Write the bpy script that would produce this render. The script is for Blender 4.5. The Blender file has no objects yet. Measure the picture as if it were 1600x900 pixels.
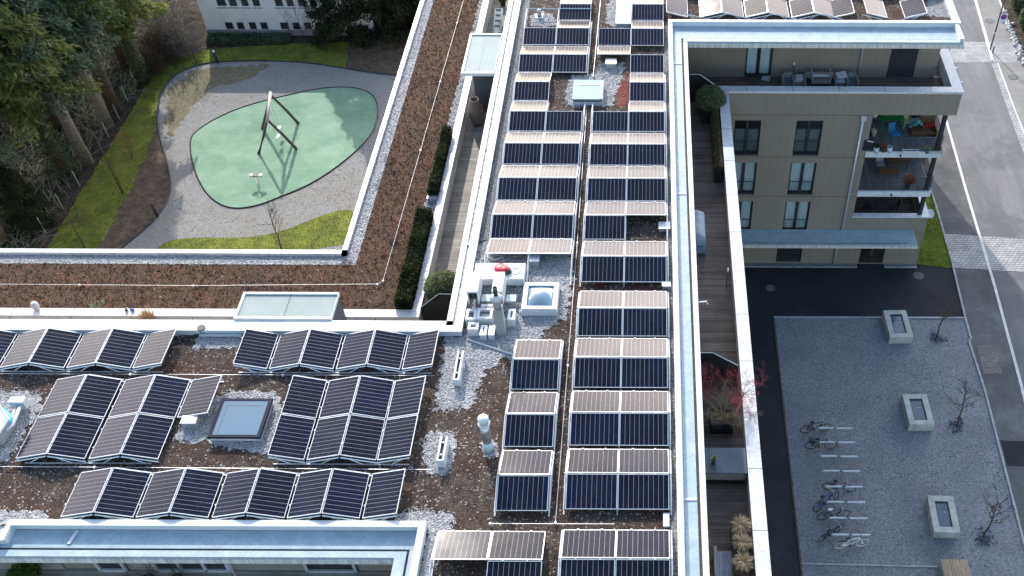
import bpy, math, random
import numpy as np
from mathutils import Vector, Matrix
random.seed(7); RNG = np.random.default_rng(7)
scn = bpy.context.scene
# ------------------------------------------------------------------ camera
FOC, PX, PY, HC = 1560.0, 1015.0, 450.0, 28.5
TH = math.atan(1615/1560.0); ROLL = math.radians(-0.25)
_r = np.array([1., 0, 0]); FW = np.array([0, math.cos(TH), -math.sin(TH)]); _u = np.array([0, math.sin(TH), math.cos(TH)])
RT = math.cos(ROLL)*_r - math.sin(ROLL)*_u; UP = math.sin(ROLL)*_r + math.cos(ROLL)*_u
CAM = np.array([0, 0, HC])
cd = bpy.data.cameras.new('camera'); cam = bpy.data.objects.new('camera', cd); scn.collection.objects.link(cam)
cam.matrix_world = Matrix(((RT[0], UP[0], -FW[0], 0), (RT[1], UP[1], -FW[1], 0), (RT[2], UP[2], -FW[2], HC), (0, 0, 0, 1)))
cd.sensor_width = 36; cd.lens = FOC/1600*36; cd.shift_x = -(PX-800)/1600; cd.clip_start = .5; cd.clip_end = 2000
scn.camera = cam
# ------------------------------------------------------------------ light
SUN_EL, SUN_AZ = 29.0, 18.0
w = bpy.data.worlds.new("World"); scn.world = w; w.use_nodes = True
wn = w.node_tree.nodes; sky = wn.new('ShaderNodeTexSky'); sky.sky_type = 'NISHITA'; sky.sun_disc = False
sky.sun_elevation = math.radians(SUN_EL); sky.sun_rotation = math.radians(-SUN_AZ); sky.air_density = 1.2; sky.dust_density = 1.0
# bright broken cloud low in the sky on the sun's side (it is what the tilted panels mirror)
_l = w.node_tree.links.new; _tc = wn.new('ShaderNodeTexCoord'); _sp = wn.new('ShaderNodeSeparateXYZ'); _l(_tc.outputs['Generated'], _sp.inputs[0])
def _ramp(src, stops):
    n = wn.new('ShaderNodeValToRGB'); e_ = n.color_ramp.elements
    while len(e_) < len(stops): e_.new(.5)
    for i, (p, c) in enumerate(stops): e_[i].position = p; e_[i].color = (c, c, c, 1)
    _l(src, n.inputs[0]); return n.outputs[0]
def _mul(a_, b_):
    n = wn.new('ShaderNodeMath'); n.operation = 'MULTIPLY'; _l(a_, n.inputs[0])
    if isinstance(b_, float): n.inputs[1].default_value = b_
    else: _l(b_, n.inputs[1])
    return n.outputs[0]
_dt = wn.new('ShaderNodeVectorMath'); _dt.operation = 'DOT_PRODUCT'; _l(_tc.outputs['Generated'], _dt.inputs[0]); _dt.inputs[1].default_value = (-.1, .995, 0)
_nz = wn.new('ShaderNodeTexNoise'); _nz.inputs['Scale'].default_value = 4.5; _nz.inputs['Detail'].default_value = 7; _l(_tc.outputs['Generated'], _nz.inputs['Vector'])
_mask = _mul(_mul(_ramp(_sp.outputs[2], [(0, .3), (.2, .45), (.34, 1), (.38, 1), (.46, .1), (.56, 0)]), _ramp(_dt.outputs['Value'], [(.25, 0), (.5, .55), (.85, 1)])), _ramp(_nz.outputs[0], [(.4, .25), (.58, .9)]))
_cm = wn.new('ShaderNodeMix'); _cm.data_type = 'RGBA'; _l(_mask, _cm.inputs[0]); _l(sky.outputs[0], _cm.inputs[6]); _cm.inputs[7].default_value = (66, 58, 53, 1)
_l(_cm.outputs[2], wn['Background'].inputs[0]); wn['Background'].inputs[1].default_value = .15
sl = bpy.data.lights.new('sun', 'SUN'); sl.energy = 2.5; sl.angle = math.radians(.6); sl.color = (1, .95, .87)
so = bpy.data.objects.new('sun', sl); scn.collection.objects.link(so)
a, e = math.radians(SUN_AZ), math.radians(SUN_EL)
so.rotation_euler = Vector((math.sin(a)*math.cos(e), -math.cos(a)*math.cos(e), -math.sin(e))).to_track_quat('-Z', 'Y').to_euler()
scn.view_settings.view_transform = 'Standard'; scn.view_settings.look = 'None'
scn.view_settings.exposure = 1.12; scn.view_settings.gamma = 1
scn.cycles.max_bounces = 6

# ------------------------------------------------------------------ surveying helpers (photo point -> world point on a known plane)
def _ray(x, y): return FW + RT*(x-PX)/FOC - UP*(y-PY)/FOC
def at(x, y, z=0.):
    d = _ray(x, y); p = CAM + d*((z-HC)/d[2]); return (float(p[0]), float(p[1]), z)
def atY(x, y, Y):
    d = _ray(x, y); p = CAM + d*(Y/d[1]); return (float(p[0]), Y, float(p[2]))
G = -16.0; TER = -3.85; CAP = -2.9
ROWNUM = ['first', 'second', 'third', 'fourth', 'fifth', 'sixth', 'seventh', 'eighth', 'ninth', 'tenth', 'eleventh', 'twelfth', 'thirteenth', 'fourteenth']

# ------------------------------------------------------------------ mesh builder
class MB:
    def __init__(s): s.v = []; s.f = []; s.uv = None
    def add(s, vs, fs):
        b = len(s.v); s.v += [tuple(p) for p in vs]; s.f += [tuple(b+i for i in f) for f in fs]; return s
    def box(s, x0, x1, y0, y1, z0, z1):
        return s.add([(x0,y0,z0),(x1,y0,z0),(x1,y1,z0),(x0,y1,z0),(x0,y0,z1),(x1,y0,z1),(x1,y1,z1),(x0,y1,z1)],
                     [(0,3,2,1),(4,5,6,7),(0,1,5,4),(1,2,6,5),(2,3,7,6),(3,0,4,7)])
    def obox(s, c, sx, sy, sz, rz=0, tilt=0):
        m = Matrix.Translation(c) @ Matrix.Rotation(rz, 4, 'Z') @ Matrix.Rotation(tilt, 4, 'X')
        vs = [m @ Vector((x*sx/2, y*sy/2, z*sz)) for z in (0, 1) for x, y in ((-1,-1),(1,-1),(1,1),(-1,1))]
        return s.add(vs, [(0,3,2,1),(4,5,6,7),(0,1,5,4),(1,2,6,5),(2,3,7,6),(3,0,4,7)])
    def prism(s, pts, z0, z1):
        n = len(pts)
        ar = sum(pts[i][0]*pts[(i+1) % n][1]-pts[(i+1) % n][0]*pts[i][1] for i in range(n))
        if ar < 0: pts = pts[::-1]
        vs = [(p[0], p[1], z0) for p in pts]+[(p[0], p[1], z1) for p in pts]
        return s.add(vs, [tuple(range(n-1, -1, -1)), tuple(range(n, 2*n))]+[(i, (i+1) % n, n+(i+1) % n, n+i) for i in range(n)])
    def sheet(s, pts, z):
        n = len(pts); ar = sum(pts[i][0]*pts[(i+1) % n][1]-pts[(i+1) % n][0]*pts[i][1] for i in range(n))
        if ar < 0: pts = pts[::-1]
        return s.add([(p[0], p[1], z) for p in pts], [tuple(range(n))])
    def tube(s, path, r, n=6, closed=False, cap=True):
        P = [Vector(p) for p in path]; R = r if isinstance(r, (list, tuple)) else [r]*len(P); b = len(s.v); m = len(P)
        for i, p in enumerate(P):
            if closed: t = P[(i+1) % m]-P[i-1]
            else: t = P[min(i+1, m-1)]-P[max(i-1, 0)]
            t = t.normalized() if t.length > 1e-9 else Vector((0, 0, 1))
            up = Vector((0, 0, 1)) if abs(t.z) < .9 else Vector((1, 0, 0))
            a1 = t.cross(up).normalized(); a2 = t.cross(a1)
            for k in range(n):
                an = 2*math.pi*k/n; s.v.append(tuple(p+(a1*math.cos(an)+a2*math.sin(an))*R[i]))
        for i in range(m if closed else m-1):
            j = (i+1) % m
            for k in range(n):
                s.f.append((b+i*n+k, b+i*n+(k+1) % n, b+j*n+(k+1) % n, b+j*n+k))
        if cap and not closed:
            s.f.append(tuple(b+k for k in range(n-1, -1, -1))); s.f.append(tuple(b+(m-1)*n+k for k in range(n)))
        return s
    def lathe(s, c, prof, n=16):
        b = len(s.v)
        for r, z in prof:
            for k in range(n):
                an = 2*math.pi*k/n; s.v.append((c[0]+r*math.cos(an), c[1]+r*math.sin(an), c[2]+z))
        for i in range(len(prof)-1):
            for k in range(n): s.f.append((b+i*n+k, b+i*n+(k+1) % n, b+(i+1)*n+(k+1) % n, b+(i+1)*n+k))
        s.f.append(tuple(b+k for k in range(n-1, -1, -1))); s.f.append(tuple(b+(len(prof)-1)*n+k for k in range(n)))
        return s
    def build(s, name, m, parent=None, smooth=False, bevel=0):
        me = bpy.data.meshes.new(name); me.from_pydata(s.v, [], s.f); me.update()
        if smooth: me.polygons.foreach_set('use_smooth', [True]*len(me.polygons))
        me.materials.append(m); o = bpy.data.objects.new(name, me); scn.collection.objects.link(o)
        if bevel:
            bv = o.modifiers.new('bevel', 'BEVEL'); bv.width = bevel; bv.segments = 2; bv.limit_method = 'ANGLE'
        if parent:
            o.parent = parent
            if parent.matrix_world != Matrix.Identity(4) or parent.parent or tuple(parent.location) != (0, 0, 0):
                pass
        return o
def tag(o, label=None, cat=None, group=None, kind=None):
    if label: o['label'] = label
    if cat: o['category'] = cat
    if group: o['group'] = group
    if kind: o['kind'] = kind
    return o
def thing(name, label, cat, loc=(0, 0, 0), group=None, rz=0):
    o = bpy.data.objects.new(name, None); scn.collection.objects.link(o); o.location = loc; o.rotation_euler = (0, 0, rz)
    o.empty_display_size = .3
    return tag(o, label, cat, group)
def shift(mb, loc):      # geometry given in world coordinates, parented to an Empty at loc
    mb.v = [(x-loc[0], y-loc[1], z-loc[2]) for x, y, z in mb.v]; return mb
def part(name, mb, m, root, smooth=False, bevel=0):
    r = root; off = Vector((0, 0, 0))
    while r: off += r.location; r = r.parent
    return shift(mb, off).build(name, m, root, smooth, bevel)
def copy_tree(o, parent=None):
    c = o.copy(); scn.collection.objects.link(c); c.parent = parent
    for ch in list(o.children): copy_tree(ch, c)
    return c

# ------------------------------------------------------------------ materials
MATS = {}
class NT:
    def __init__(s, name):
        s.m = bpy.data.materials.new(name); s.m.use_nodes = True; s.t = s.m.node_tree; s.n = s.t.nodes; s.b = s.n['Principled BSDF']
        s.geo = s.n.new('ShaderNodeNewGeometry'); s.tc = s.n.new('ShaderNodeTexCoord'); MATS[name] = s.m
    def l(s, a, b): s.t.links.new(a, b)
    def pos(s, scale=None):
        if scale is None: return s.geo.outputs['Position']
        n = s.n.new('ShaderNodeVectorMath'); n.operation = 'MULTIPLY'; s.l(s.geo.outputs['Position'], n.inputs[0]); n.inputs[1].default_value = scale; return n.outputs[0]
    def noise(s, scale, detail=4, rough=.6, vec=None, dist=0):
        n = s.n.new('ShaderNodeTexNoise'); n.inputs['Scale'].default_value = scale; n.inputs['Detail'].default_value = detail
        n.inputs['Roughness'].default_value = rough; n.inputs['Distortion'].default_value = dist; s.l(vec or s.pos(), n.inputs['Vector']); return n.outputs['Fac']
    def voro(s, scale, feature='F1', out='Color', vec=None):
        n = s.n.new('ShaderNodeTexVoronoi'); n.feature = feature; n.inputs['Scale'].default_value = scale; s.l(vec or s.pos(), n.inputs['Vector']); return n.outputs[out]
    def ramp(s, fac, stops, interp='LINEAR'):
        n = s.n.new('ShaderNodeValToRGB'); n.color_ramp.interpolation = interp; el = n.color_ramp.elements
        while len(el) < len(stops): el.new(.5)
        for i, (p, c) in enumerate(stops):
            el[i].position = p; el[i].color = (c, c, c, 1) if isinstance(c, (int, float)) else (*c, 1)
        s.l(fac, n.inputs[0]); return n.outputs[0]
    def mix(s, fac, a, b, mode='MIX'):
        n = s.n.new('ShaderNodeMix'); n.data_type = 'RGBA'; n.blend_type = mode
        for v, k in ((fac, 0), (a, 6), (b, 7)):
            if isinstance(v, (int, float)): n.inputs[k].default_value = v if k == 0 else (v, v, v, 1)
            elif isinstance(v, tuple): n.inputs[k].default_value = (*v, 1)
            else: s.l(v, n.inputs[k])
        return n.outputs[2]
    def math(s, op, a, b=0.):
        n = s.n.new('ShaderNodeMath'); n.operation = op
        for i, v in enumerate((a, b)):
            if isinstance(v, (int, float)): n.inputs[i].default_value = v
            else: s.l(v, n.inputs[i])
        return n.outputs[0]
    def sep(s, vec=None):
        n = s.n.new('ShaderNodeSeparateXYZ'); s.l(vec or s.pos(), n.inputs[0]); return n.outputs
    def bump(s, h, strength=.5, dist=.02):
        n = s.n.new('ShaderNodeBump'); n.inputs['Strength'].default_value = strength; n.inputs['Distance'].default_value = dist
        s.l(h, n.inputs['Height']); s.l(n.outputs[0], s.b.inputs['Normal']); return s
    def done(s, col=None, rough=.8, metal=0, spec=.5):
        if col is not None:
            if isinstance(col, tuple): s.b.inputs['Base Color'].default_value = (*col, 1)
            else: s.l(col, s.b.inputs['Base Color'])
        if isinstance(rough, (int, float)): s.b.inputs['Roughness'].default_value = rough
        else: s.l(rough, s.b.inputs['Roughness'])
        s.b.inputs['Metallic'].default_value = metal; s.b.inputs['Specular IOR Level'].default_value = spec
        return s.m
def plain(name, c, rough=.6, metal=0, var=.25, scale=3, spec=.4, bump=0):
    t = NT(name); f = t.noise(scale, 6, .65); f2 = t.noise(scale*9, 3, .6)
    col = t.mix(1., t.ramp(f, [(.3, tuple(x*(1-var) for x in c)), (.7, tuple(min(1, x*(1+var*.6)) for x in c))]), t.ramp(f2, [(.3, 1-var*.4), (.7, 1.)]), 'MULTIPLY')
    if bump: t.bump(t.noise(scale*12, 3), bump, .01)
    return t.done(col, rough, metal, spec)
def gravel(name, dark, light, scale, big=None):
    t = NT(name); v = t.voro(scale); g = t.sep(v)[0]; v2 = t.sep(t.voro(scale*2.3))[1]
    d = t.voro(scale, 'F1', 'Distance')
    col = t.ramp(g, [(0, dark), (.35, tuple((a+b)/2 for a, b in zip(dark, light))), (1, light)])
    col = t.mix(.35, col, t.ramp(v2, [(0, dark), (1, light)]))
    col = t.mix(1., col, t.ramp(d, [(0, 1.), (.6, .8), (1, .5)]), 'MULTIPLY')
    if big: col = t.mix(t.ramp(t.noise(.55, 5, .7), [(.42, 0.), (.62, big[1])]), col, big[0])
    h = t.math('SUBTRACT', 1., d); t.bump(h, .8, .03)
    return t.done(col, .85, 0, .3)
M_white = plain('white_coated_metal', (.60, .62, .64), .35, 0, .08, 1.5)
def capmat():
    t = NT('parapet_capping'); c = t.ramp(t.noise(.8, 6, .65), [(.3, (.52, .54, .57)), (.7, (.70, .72, .73))]); v = t.noise(1, 6, .75, t.pos((6, 6, 1))); c = t.mix(t.ramp(v, [(.5, 0.), (.66, .6)]), c, (.33, .325, .31))
    d = t.math('ABSOLUTE', t.math('SUBTRACT', t.noise(5, 5, .7), .5)); c = t.mix(t.ramp(d, [(0, .3), (.01, 0.)]), c, (.3, .3, .3)); return t.done(c, t.ramp(t.noise(2, 4), [(.3, .3), (.7, .55)]), 0, .5)
M_cap = capmat()
M_alu = plain('aluminium', (.62, .65, .68), .38, .35, .12, 4)
M_galv = plain('galvanised_steel', (.42, .45, .48), .42, .5, .2, 6)
M_dark = plain('dark_steel', (.035, .038, .043), .45, 0, .2, 3)
M_rail = plain('railing_steel', (.05, .053, .06), .5, 0, .2, 3)
M_screen = plain('dark_screen_panel', (.022, .024, .026), .5, 0, .2, 1.5)
M_conc = plain('pale_concrete', (.44, .47, .44), .85, 0, .3, 2.2, .3, .3)
M_curb = plain('kerb_stone', (.36, .37, .38), .8, 0, .3, 2, .3, .2)
M_kerbw = plain('pale_kerb_stone', (.62, .62, .61), .8, 0, .2, 2, .3)
M_plaster = plain('white_plaster', (.84, .86, .88), .9, 0, .1, .8, .2)
M_slab = plain('balcony_slab_face', (.68, .71, .74), .7, 0, .18, 2.5, .3)
def rubbermat():
    t = NT('green_rubber'); c = t.ramp(t.noise(.5, 6, .7), [(.3, (.14, .27, .18)), (.5, (.19, .33, .225)), (.72, (.25, .38, .285))]); c = t.mix(t.ramp(t.noise(2.2, 7, .75, t.pos((.5, 1.6, 1))), [(.5, 0.), (.68, .4)]), c, (.33, .41, .35))
    c = t.mix(1., c, t.ramp(t.noise(40, 4, .7), [(.3, .8), (.7, 1.15)]), 'MULTIPLY'); return t.done(c, t.ramp(t.noise(.6, 5, .7), [(.42, .7), (.6, .9)]), 0, .2)
M_ever = rubbermat()
M_rubber = plain('black_rubber', (.02, .02, .02), .6, 0, .2, 5)
M_bark = plain('bark', (.13, .10, .075), .95, 0, .5, 6, .1, .6)
M_barkp = plain('pale_bark', (.30, .27, .23), .9, 0, .4, 5, .1, .6)
M_twig = plain('twig', (.12, .09, .06), .9, 0, .3, 5, .1)
M_redtwig = plain('red_twig', (.27, .07, .08), .8, 0, .3, 5, .2)
M_oliv = plain('olive_twig', (.28, .24, .14), .9, 0, .3, 5, .1)
M_straw = plain('straw', (.55, .43, .27), .9, 0, .25, 8, .2)
M_wick = plain('wicker', (.17, .135, .11), .7, 0, .3, 30, .3, .5)
M_wickg = plain('grey_wicker', (.25, .24, .235), .75, 0, .22, 30, .3, .4)
M_cush = plain('cushion_fabric', (.47, .49, .54), .95, 0, .08, 5, .1)
M_cushd = plain('blue_grey_cushion', (.14, .16, .23), .95, 0, .1, 5, .1)
M_teak = plain('teak', (.17, .085, .04), .65, 0, .4, 9, .3)
M_cover = plain('blue_grey_cover', (.25, .31, .39), .6, 0, .12, 3, .4, .2)
M_curtain = plain('pale_curtain', (.75, .95, .95), .9, 0, .12, 7, .1)
M_int = plain('room_interior', (.10, .10, .10), .9, 0, .3, 1)
M_steelpipe = plain('stainless_pipe', (.45, .47, .5), .3, .75, .15, 5)
M_pvc = plain('pale_pvc', (.52, .62, .64), .6, 0, .1, 6)
M_red = plain('red_plastic', (.6, .02, .05), .4, 0, .15, 8)
M_green = plain('green_plastic', (.01, .22, .06), .4, 0, .15, 5)
M_mint = plain('mint_plastic', (.1, .62, .35), .4, 0, .1, 5)
M_teal = plain('teal_cloth', (.22, .5, .45), .9, 0, .2, 9)
M_blue = plain('blue_plastic', (.03, .22, .45), .4, 0, .15, 5)
M_bluec = plain('bright_blue_plastic', (.02, .42, .75), .35, 0, .1, 5)
M_terra = plain('terracotta', (.4, .13, .06), .85, 0, .2, 6)
M_redc = plain('red_cloth', (.35, .03, .03), .9, 0, .2, 6)
M_fawn = plain('fawn_cloth', (.5, .42, .25), .9, 0, .2, 6)
M_paint = plain('white_paint', (.75, .75, .74), .5, 0, .1, 5)
M_signw = plain('sign_white', (.78, .8, .82), .4, 0, .05, 5)
M_signb = plain('sign_blue', (.07, .06, .32), .4, 0, .05, 5)
M_signr = plain('sign_red', (.5, .02, .03), .4, 0, .05, 5)
M_chain = plain('dull_chrome', (.5, .5, .5), .3, .8, .1, 5)
M_bwhite = plain('bicycle_white', (.85, .85, .85), .35, 0, .05, 5)
M_bbrown = plain('bicycle_brown', (.07, .03, .02), .4, 0, .05, 5)
M_bred = plain('bicycle_red', (.13, .015, .02), .4, 0, .05, 5)
M_bblue = plain('bicycle_blue', (.02, .03, .28), .4, 0, .05, 5)
M_tyre = plain('tyre', (.015, .015, .015), .7, 0, .1, 5)
M_tyrew = plain('pale_tyre', (.6, .6, .58), .7, 0, .1, 5)
M_gravw = gravel('roof_gravel', (.06, .062, .07), (.62, .62, .63), 20)
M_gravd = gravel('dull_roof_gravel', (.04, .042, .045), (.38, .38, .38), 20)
M_gravpl = gravel('plaza_gravel', (.07, .075, .10), (.41, .43, .47), 24, ((.14, .15, .16), .45))
M_gravpg = gravel('playground_gravel', (.13, .13, .13), (.54, .54, .53), 32, ((.26, .23, .17), .45))
M_stone = plain('loose_stone', (.52, .52, .53), .85, 0, .45, 9, .3)
M_stoned = plain('dark_stone', (.13, .14, .19), .85, 0, .6, 7, .3)
def sedum(name, ramp, specks, big):
    t = NT(name); f = t.noise(2.3, 9, .78); c = t.ramp(f, ramp)
    c = t.mix(t.ramp(t.noise(.45, 5, .65), [(.45, 0.), (.62, .75)]), c, big)
    c = t.mix(1., c, t.ramp(t.noise(16, 6, .8), [(.36, .15), (.5, .9), (.64, 2.1)]), 'MULTIPLY')
    v = t.sep(t.voro(19))[0]; c = t.mix(t.ramp(v, [(0, 0.), (1-specks, 0.), (min(.999, 1-specks+.01), .8)]), c, (.42, .40, .38))
    t.bump(t.noise(17, 6, .75), 1., .09); return t.done(c, .95, 0, .15)
M_sedum = sedum('red_brown_sedum', [(.3, (.05, .032, .025)), (.45, (.10, .060, .043)), (.56, (.145, .077, .05)), (.7, (.115, .088, .064))], .004, (.092, .066, .05))
M_soil = sedum('roof_soil', [(.3, (.028, .023, .02)), (.46, (.072, .056, .046)), (.6, (.125, .102, .084)), (.74, (.10, .055, .045))], .05, (.085, .045, .035))
M_moss = plain('red_sedum_clump', (.26, .055, .05), .95, 0, .4, 12, .1, .6)
M_tuft = plain('dry_tuft', (.14, .085, .058), .95, 0, .6, 3, .1)
M_tuftg = plain('grey_tuft', (.24, .20, .155), .95, 0, .5, 3, .1)
def groundmat(name, ramp, sc=1.2, bs=20, b=.6, mul=(.5, 1.4)):
    t = NT(name); c = t.ramp(t.noise(sc, 8, .72), ramp); c = t.mix(1., c, t.ramp(t.noise(bs, 5, .7), [(.35, mul[0]), (.65, mul[1])]), 'MULTIPLY')
    t.bump(t.noise(bs, 5, .7), b, .06); return t.done(c, .95, 0, .15)
M_forest = groundmat('forest_floor', [(.3, (.025, .021, .016)), (.5, (.06, .048, .038)), (.66, (.12, .095, .075))], 1.4, 9)
M_lawn = groundmat('lawn_turf', [(.3, (.13, .11, .055)), (.45, (.14, .17, .035)), (.58, (.22, .25, .04)), (.72, (.24, .20, .11))], .9, 14)
M_lawn2 = groundmat('lawn_turf_dark', [(.3, (.05, .09, .015)), (.5, (.11, .17, .02)), (.7, (.16, .2, .03))], .9, 14)
M_mulch = groundmat('brown_mulch', [(.3, (.05, .036, .026)), (.5, (.12, .09, .065)), (.7, (.19, .15, .11))], 1.5, 12)

M_asph = groundmat('dark_asphalt', [(.3, (.022, .024, .028)), (.6, (.034, .037, .043)), (.75, (.05, .054, .062))], .35, 60, .2, (.8, 1.15))
M_walk = groundmat('footway_asphalt', [(.3, (.075, .077, .08)), (.52, (.12, .122, .125)), (.7, (.2, .2, .2))], .35, 60, .2, (.8, 1.15))
def roadmat():
    t = NT('worn_asphalt'); v = t.pos((.9, .12, 1)); c = t.ramp(t.noise(1.1, 8, .7, v), [(.3, (.11, .113, .118)), (.5, (.15, .152, .158)), (.7, (.20, .20, .20))])
    c = t.mix(t.ramp(t.noise(.3, 6, .75), [(.48, 0.), (.6, .7)]), c, (.10, .105, .115)); c = t.mix(1., c, t.ramp(t.noise(50, 4, .7), [(.3, .75), (.7, 1.2)]), 'MULTIPLY')
    ck = t.n.new('ShaderNodeTexVoronoi'); ck.feature = 'DISTANCE_TO_EDGE'; ck.inputs['Scale'].default_value = .28; wv = t.n.new('ShaderNodeVectorMath'); wv.operation = 'ADD'; nn = t.n.new('ShaderNodeTexNoise'); nn.inputs['Scale'].default_value = 1.3; t.l(t.pos(), nn.inputs['Vector']); t.l(t.pos(), wv.inputs[0]); t.l(nn.outputs['Color'], wv.inputs[1]); t.l(wv.outputs[0], ck.inputs['Vector'])
    c = t.mix(t.ramp(ck.outputs['Distance'], [(0, .35), (.005, .25), (.009, 0.)]), c, (.07, .07, .075)); c = t.mix(t.ramp(t.sep(t.voro(.22))[0], [(.8, 0.), (.81, .25)]), c, (.13, .135, .14))
    return t.done(c, .8, 0, .3)
M_road = roadmat()
def brickmat(name, c1, c2, mort, sx, sy, rough=.85):
    t = NT(name); n = t.n.new('ShaderNodeTexBrick'); t.l(t.pos(), n.inputs['Vector'])
    n.inputs['Color1'].default_value = (*c1, 1); n.inputs['Color2'].default_value = (*c2, 1); n.inputs['Mortar'].default_value = (*mort, 1)
    n.inputs['Scale'].default_value = 1; n.inputs['Brick Width'].default_value = sx; n.inputs['Row Height'].default_value = sy; n.inputs['Mortar Size'].default_value = min(sx, sy)*.1
    c = t.mix(1., n.outputs[0], t.ramp(t.noise(1.3, 6, .7), [(.3, .65), (.7, 1.15)]), 'MULTIPLY'); t.bump(n.outputs['Fac'], -.5, .02); return t.done(c, rough, 0, .3)
M_cobble = brickmat('pale_cobbles', (.34, .35, .37), (.42, .42, .41), (.14, .14, .14), .3, .2)
M_cobbled = brickmat('grey_pavers', (.17, .17, .165), (.22, .21, .2), (.06, .06, .06), .3, .15)
def planks(name, c1, c2, w, axis=1):
    t = NT(name); x = t.math('DIVIDE', t.sep()[axis], w); fl = t.math('FLOOR', x); fr = t.math('FRACT', x)
    wn_ = t.n.new('ShaderNodeTexWhiteNoise'); wn_.noise_dimensions = '1D'; t.l(fl, wn_.inputs['W'])
    c = t.mix(wn_.outputs['Value'], c1, c2); st = (.6, 14, 1) if axis == 1 else (14, .6, 1)
    c = t.mix(1., c, t.ramp(t.noise(3, 6, .7, t.pos(st)), [(.3, .6), (.7, 1.25)]), 'MULTIPLY')
    c = t.mix(1., c, t.ramp(t.noise(.8, 4), [(.35, .75), (.65, 1.15)]), 'MULTIPLY')
    gap = t.ramp(fr, [(0, .12), (.045, .12), (.07, 1.), (1, 1.)]); c = t.mix(1., c, gap, 'MULTIPLY'); t.bump(gap, .5, .01); return t.done(c, .75, 0, .3)
M_deckd = planks('dark_decking', (.12, .097, .083), (.20, .165, .142), .145)
M_deckl = planks('grey_decking', (.27, .25, .22), (.38, .355, .31), .145)
M_balc = planks('balcony_decking', (.16, .17, .18), (.24, .25, .26), .2, 0)
M_boards = planks('wooden_lid', (.32, .24, .16), (.42, .32, .22), .16, 0)
def cladmat():
    t = NT('bronze_cladding'); s = t.sep(); u = t.math('FRACT', t.math('DIVIDE', t.math('ADD', t.math('ADD', s[0], s[1]), .13), .47))
    z = t.math('FRACT', t.math('DIVIDE', t.math('ADD', s[2], 16.31), 2.95))
    c = t.ramp(t.noise(.5, 5, .6), [(.3, (.262, .226, .183)), (.7, (.295, .256, .208))])
    fl = t.math('FLOOR', t.math('DIVIDE', t.math('ADD', t.math('ADD', s[0], s[1]), .13), .47)); wn_ = t.n.new('ShaderNodeTexWhiteNoise'); wn_.noise_dimensions = '1D'; t.l(fl, wn_.inputs['W'])
    c = t.mix(1., c, t.ramp(wn_.outputs['Value'], [(0, .985), (1, 1.015)]), 'MULTIPLY')
    l1 = t.ramp(u, [(0, .62), (.025, .62), (.04, 1.), (1, 1.)]); l2 = t.ramp(z, [(0, .3), (.009, .3), (.014, 1.), (1, 1.)])
    g = t.mix(1., l1, l2, 'MULTIPLY'); t.bump(g, .25, .006)
    return t.done(t.mix(1., c, g, 'MULTIPLY'), .5, .15, .4)
M_clad = cladmat()
def flashmat():
    t = NT('weathered_flashing'); c = t.ramp(t.noise(1.6, 7, .7), [(.3, (.26, .35, .40)), (.6, (.36, .46, .51)), (.8, (.46, .53, .57))])
    vn = t.math('ABSOLUTE', t.math('SUBTRACT', t.noise(2.6, 8, .75, None, .7), .5)); c = t.mix(t.ramp(vn, [(0, .75), (.018, 0.)]), c, (.20, .24, .28))
    c = t.mix(t.ramp(t.noise(.9, 6, .7), [(.56, 0.), (.7, .6)]), c, (.27, .32, .36)); return t.done(c, .55, 0, .4)
M_flash = flashmat()
def guttermat():
    t = NT('leaf_filled_gutter'); c = t.ramp(t.noise(9, 6, .8), [(.35, (.02, .018, .02)), (.6, (.08, .07, .06)), (.75, (.3, .29, .27))]); return t.done(c, .9)
M_gut = guttermat()
def rimmat():
    t = NT('stained_rim'); v = t.pos((7, 7, .6)); c = t.ramp(t.noise(1, 6, .7, v), [(.35, (.42, .40, .36)), (.6, (.68, .68, .66)), (.8, (.8, .8, .8))]); return t.done(c, .6)
M_rim = rimmat()
def glassmat(name, tint, rough=.02, alpha=.0):
    t = NT(name); t.b.inputs['Alpha'].default_value = 1-alpha; t.b.inputs['Coat Weight'].default_value = 1; t.b.inputs['Coat Roughness'].default_value = .02
    return t.done(tint, rough, 0, .8)
M_glass = glassmat('window_glass', (.015, .02, .024), .03, .85)
M_glassd = glassmat('dark_window_glass', (.012, .015, .018), .03, .6)
M_sky1 = glassmat('skylight_glass', (.085, .15, .21), .05, .0)
M_sky2 = plain('pale_rooflight_glass', (.24, .36, .40), .35, 0, .08, 1, .2)
M_sky3 = glassmat('dusty_glass', (.06, .08, .10), .1, .0)
M_dome = glassmat('acrylic_dome', (.17, .26, .33), .06, .0)
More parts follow.
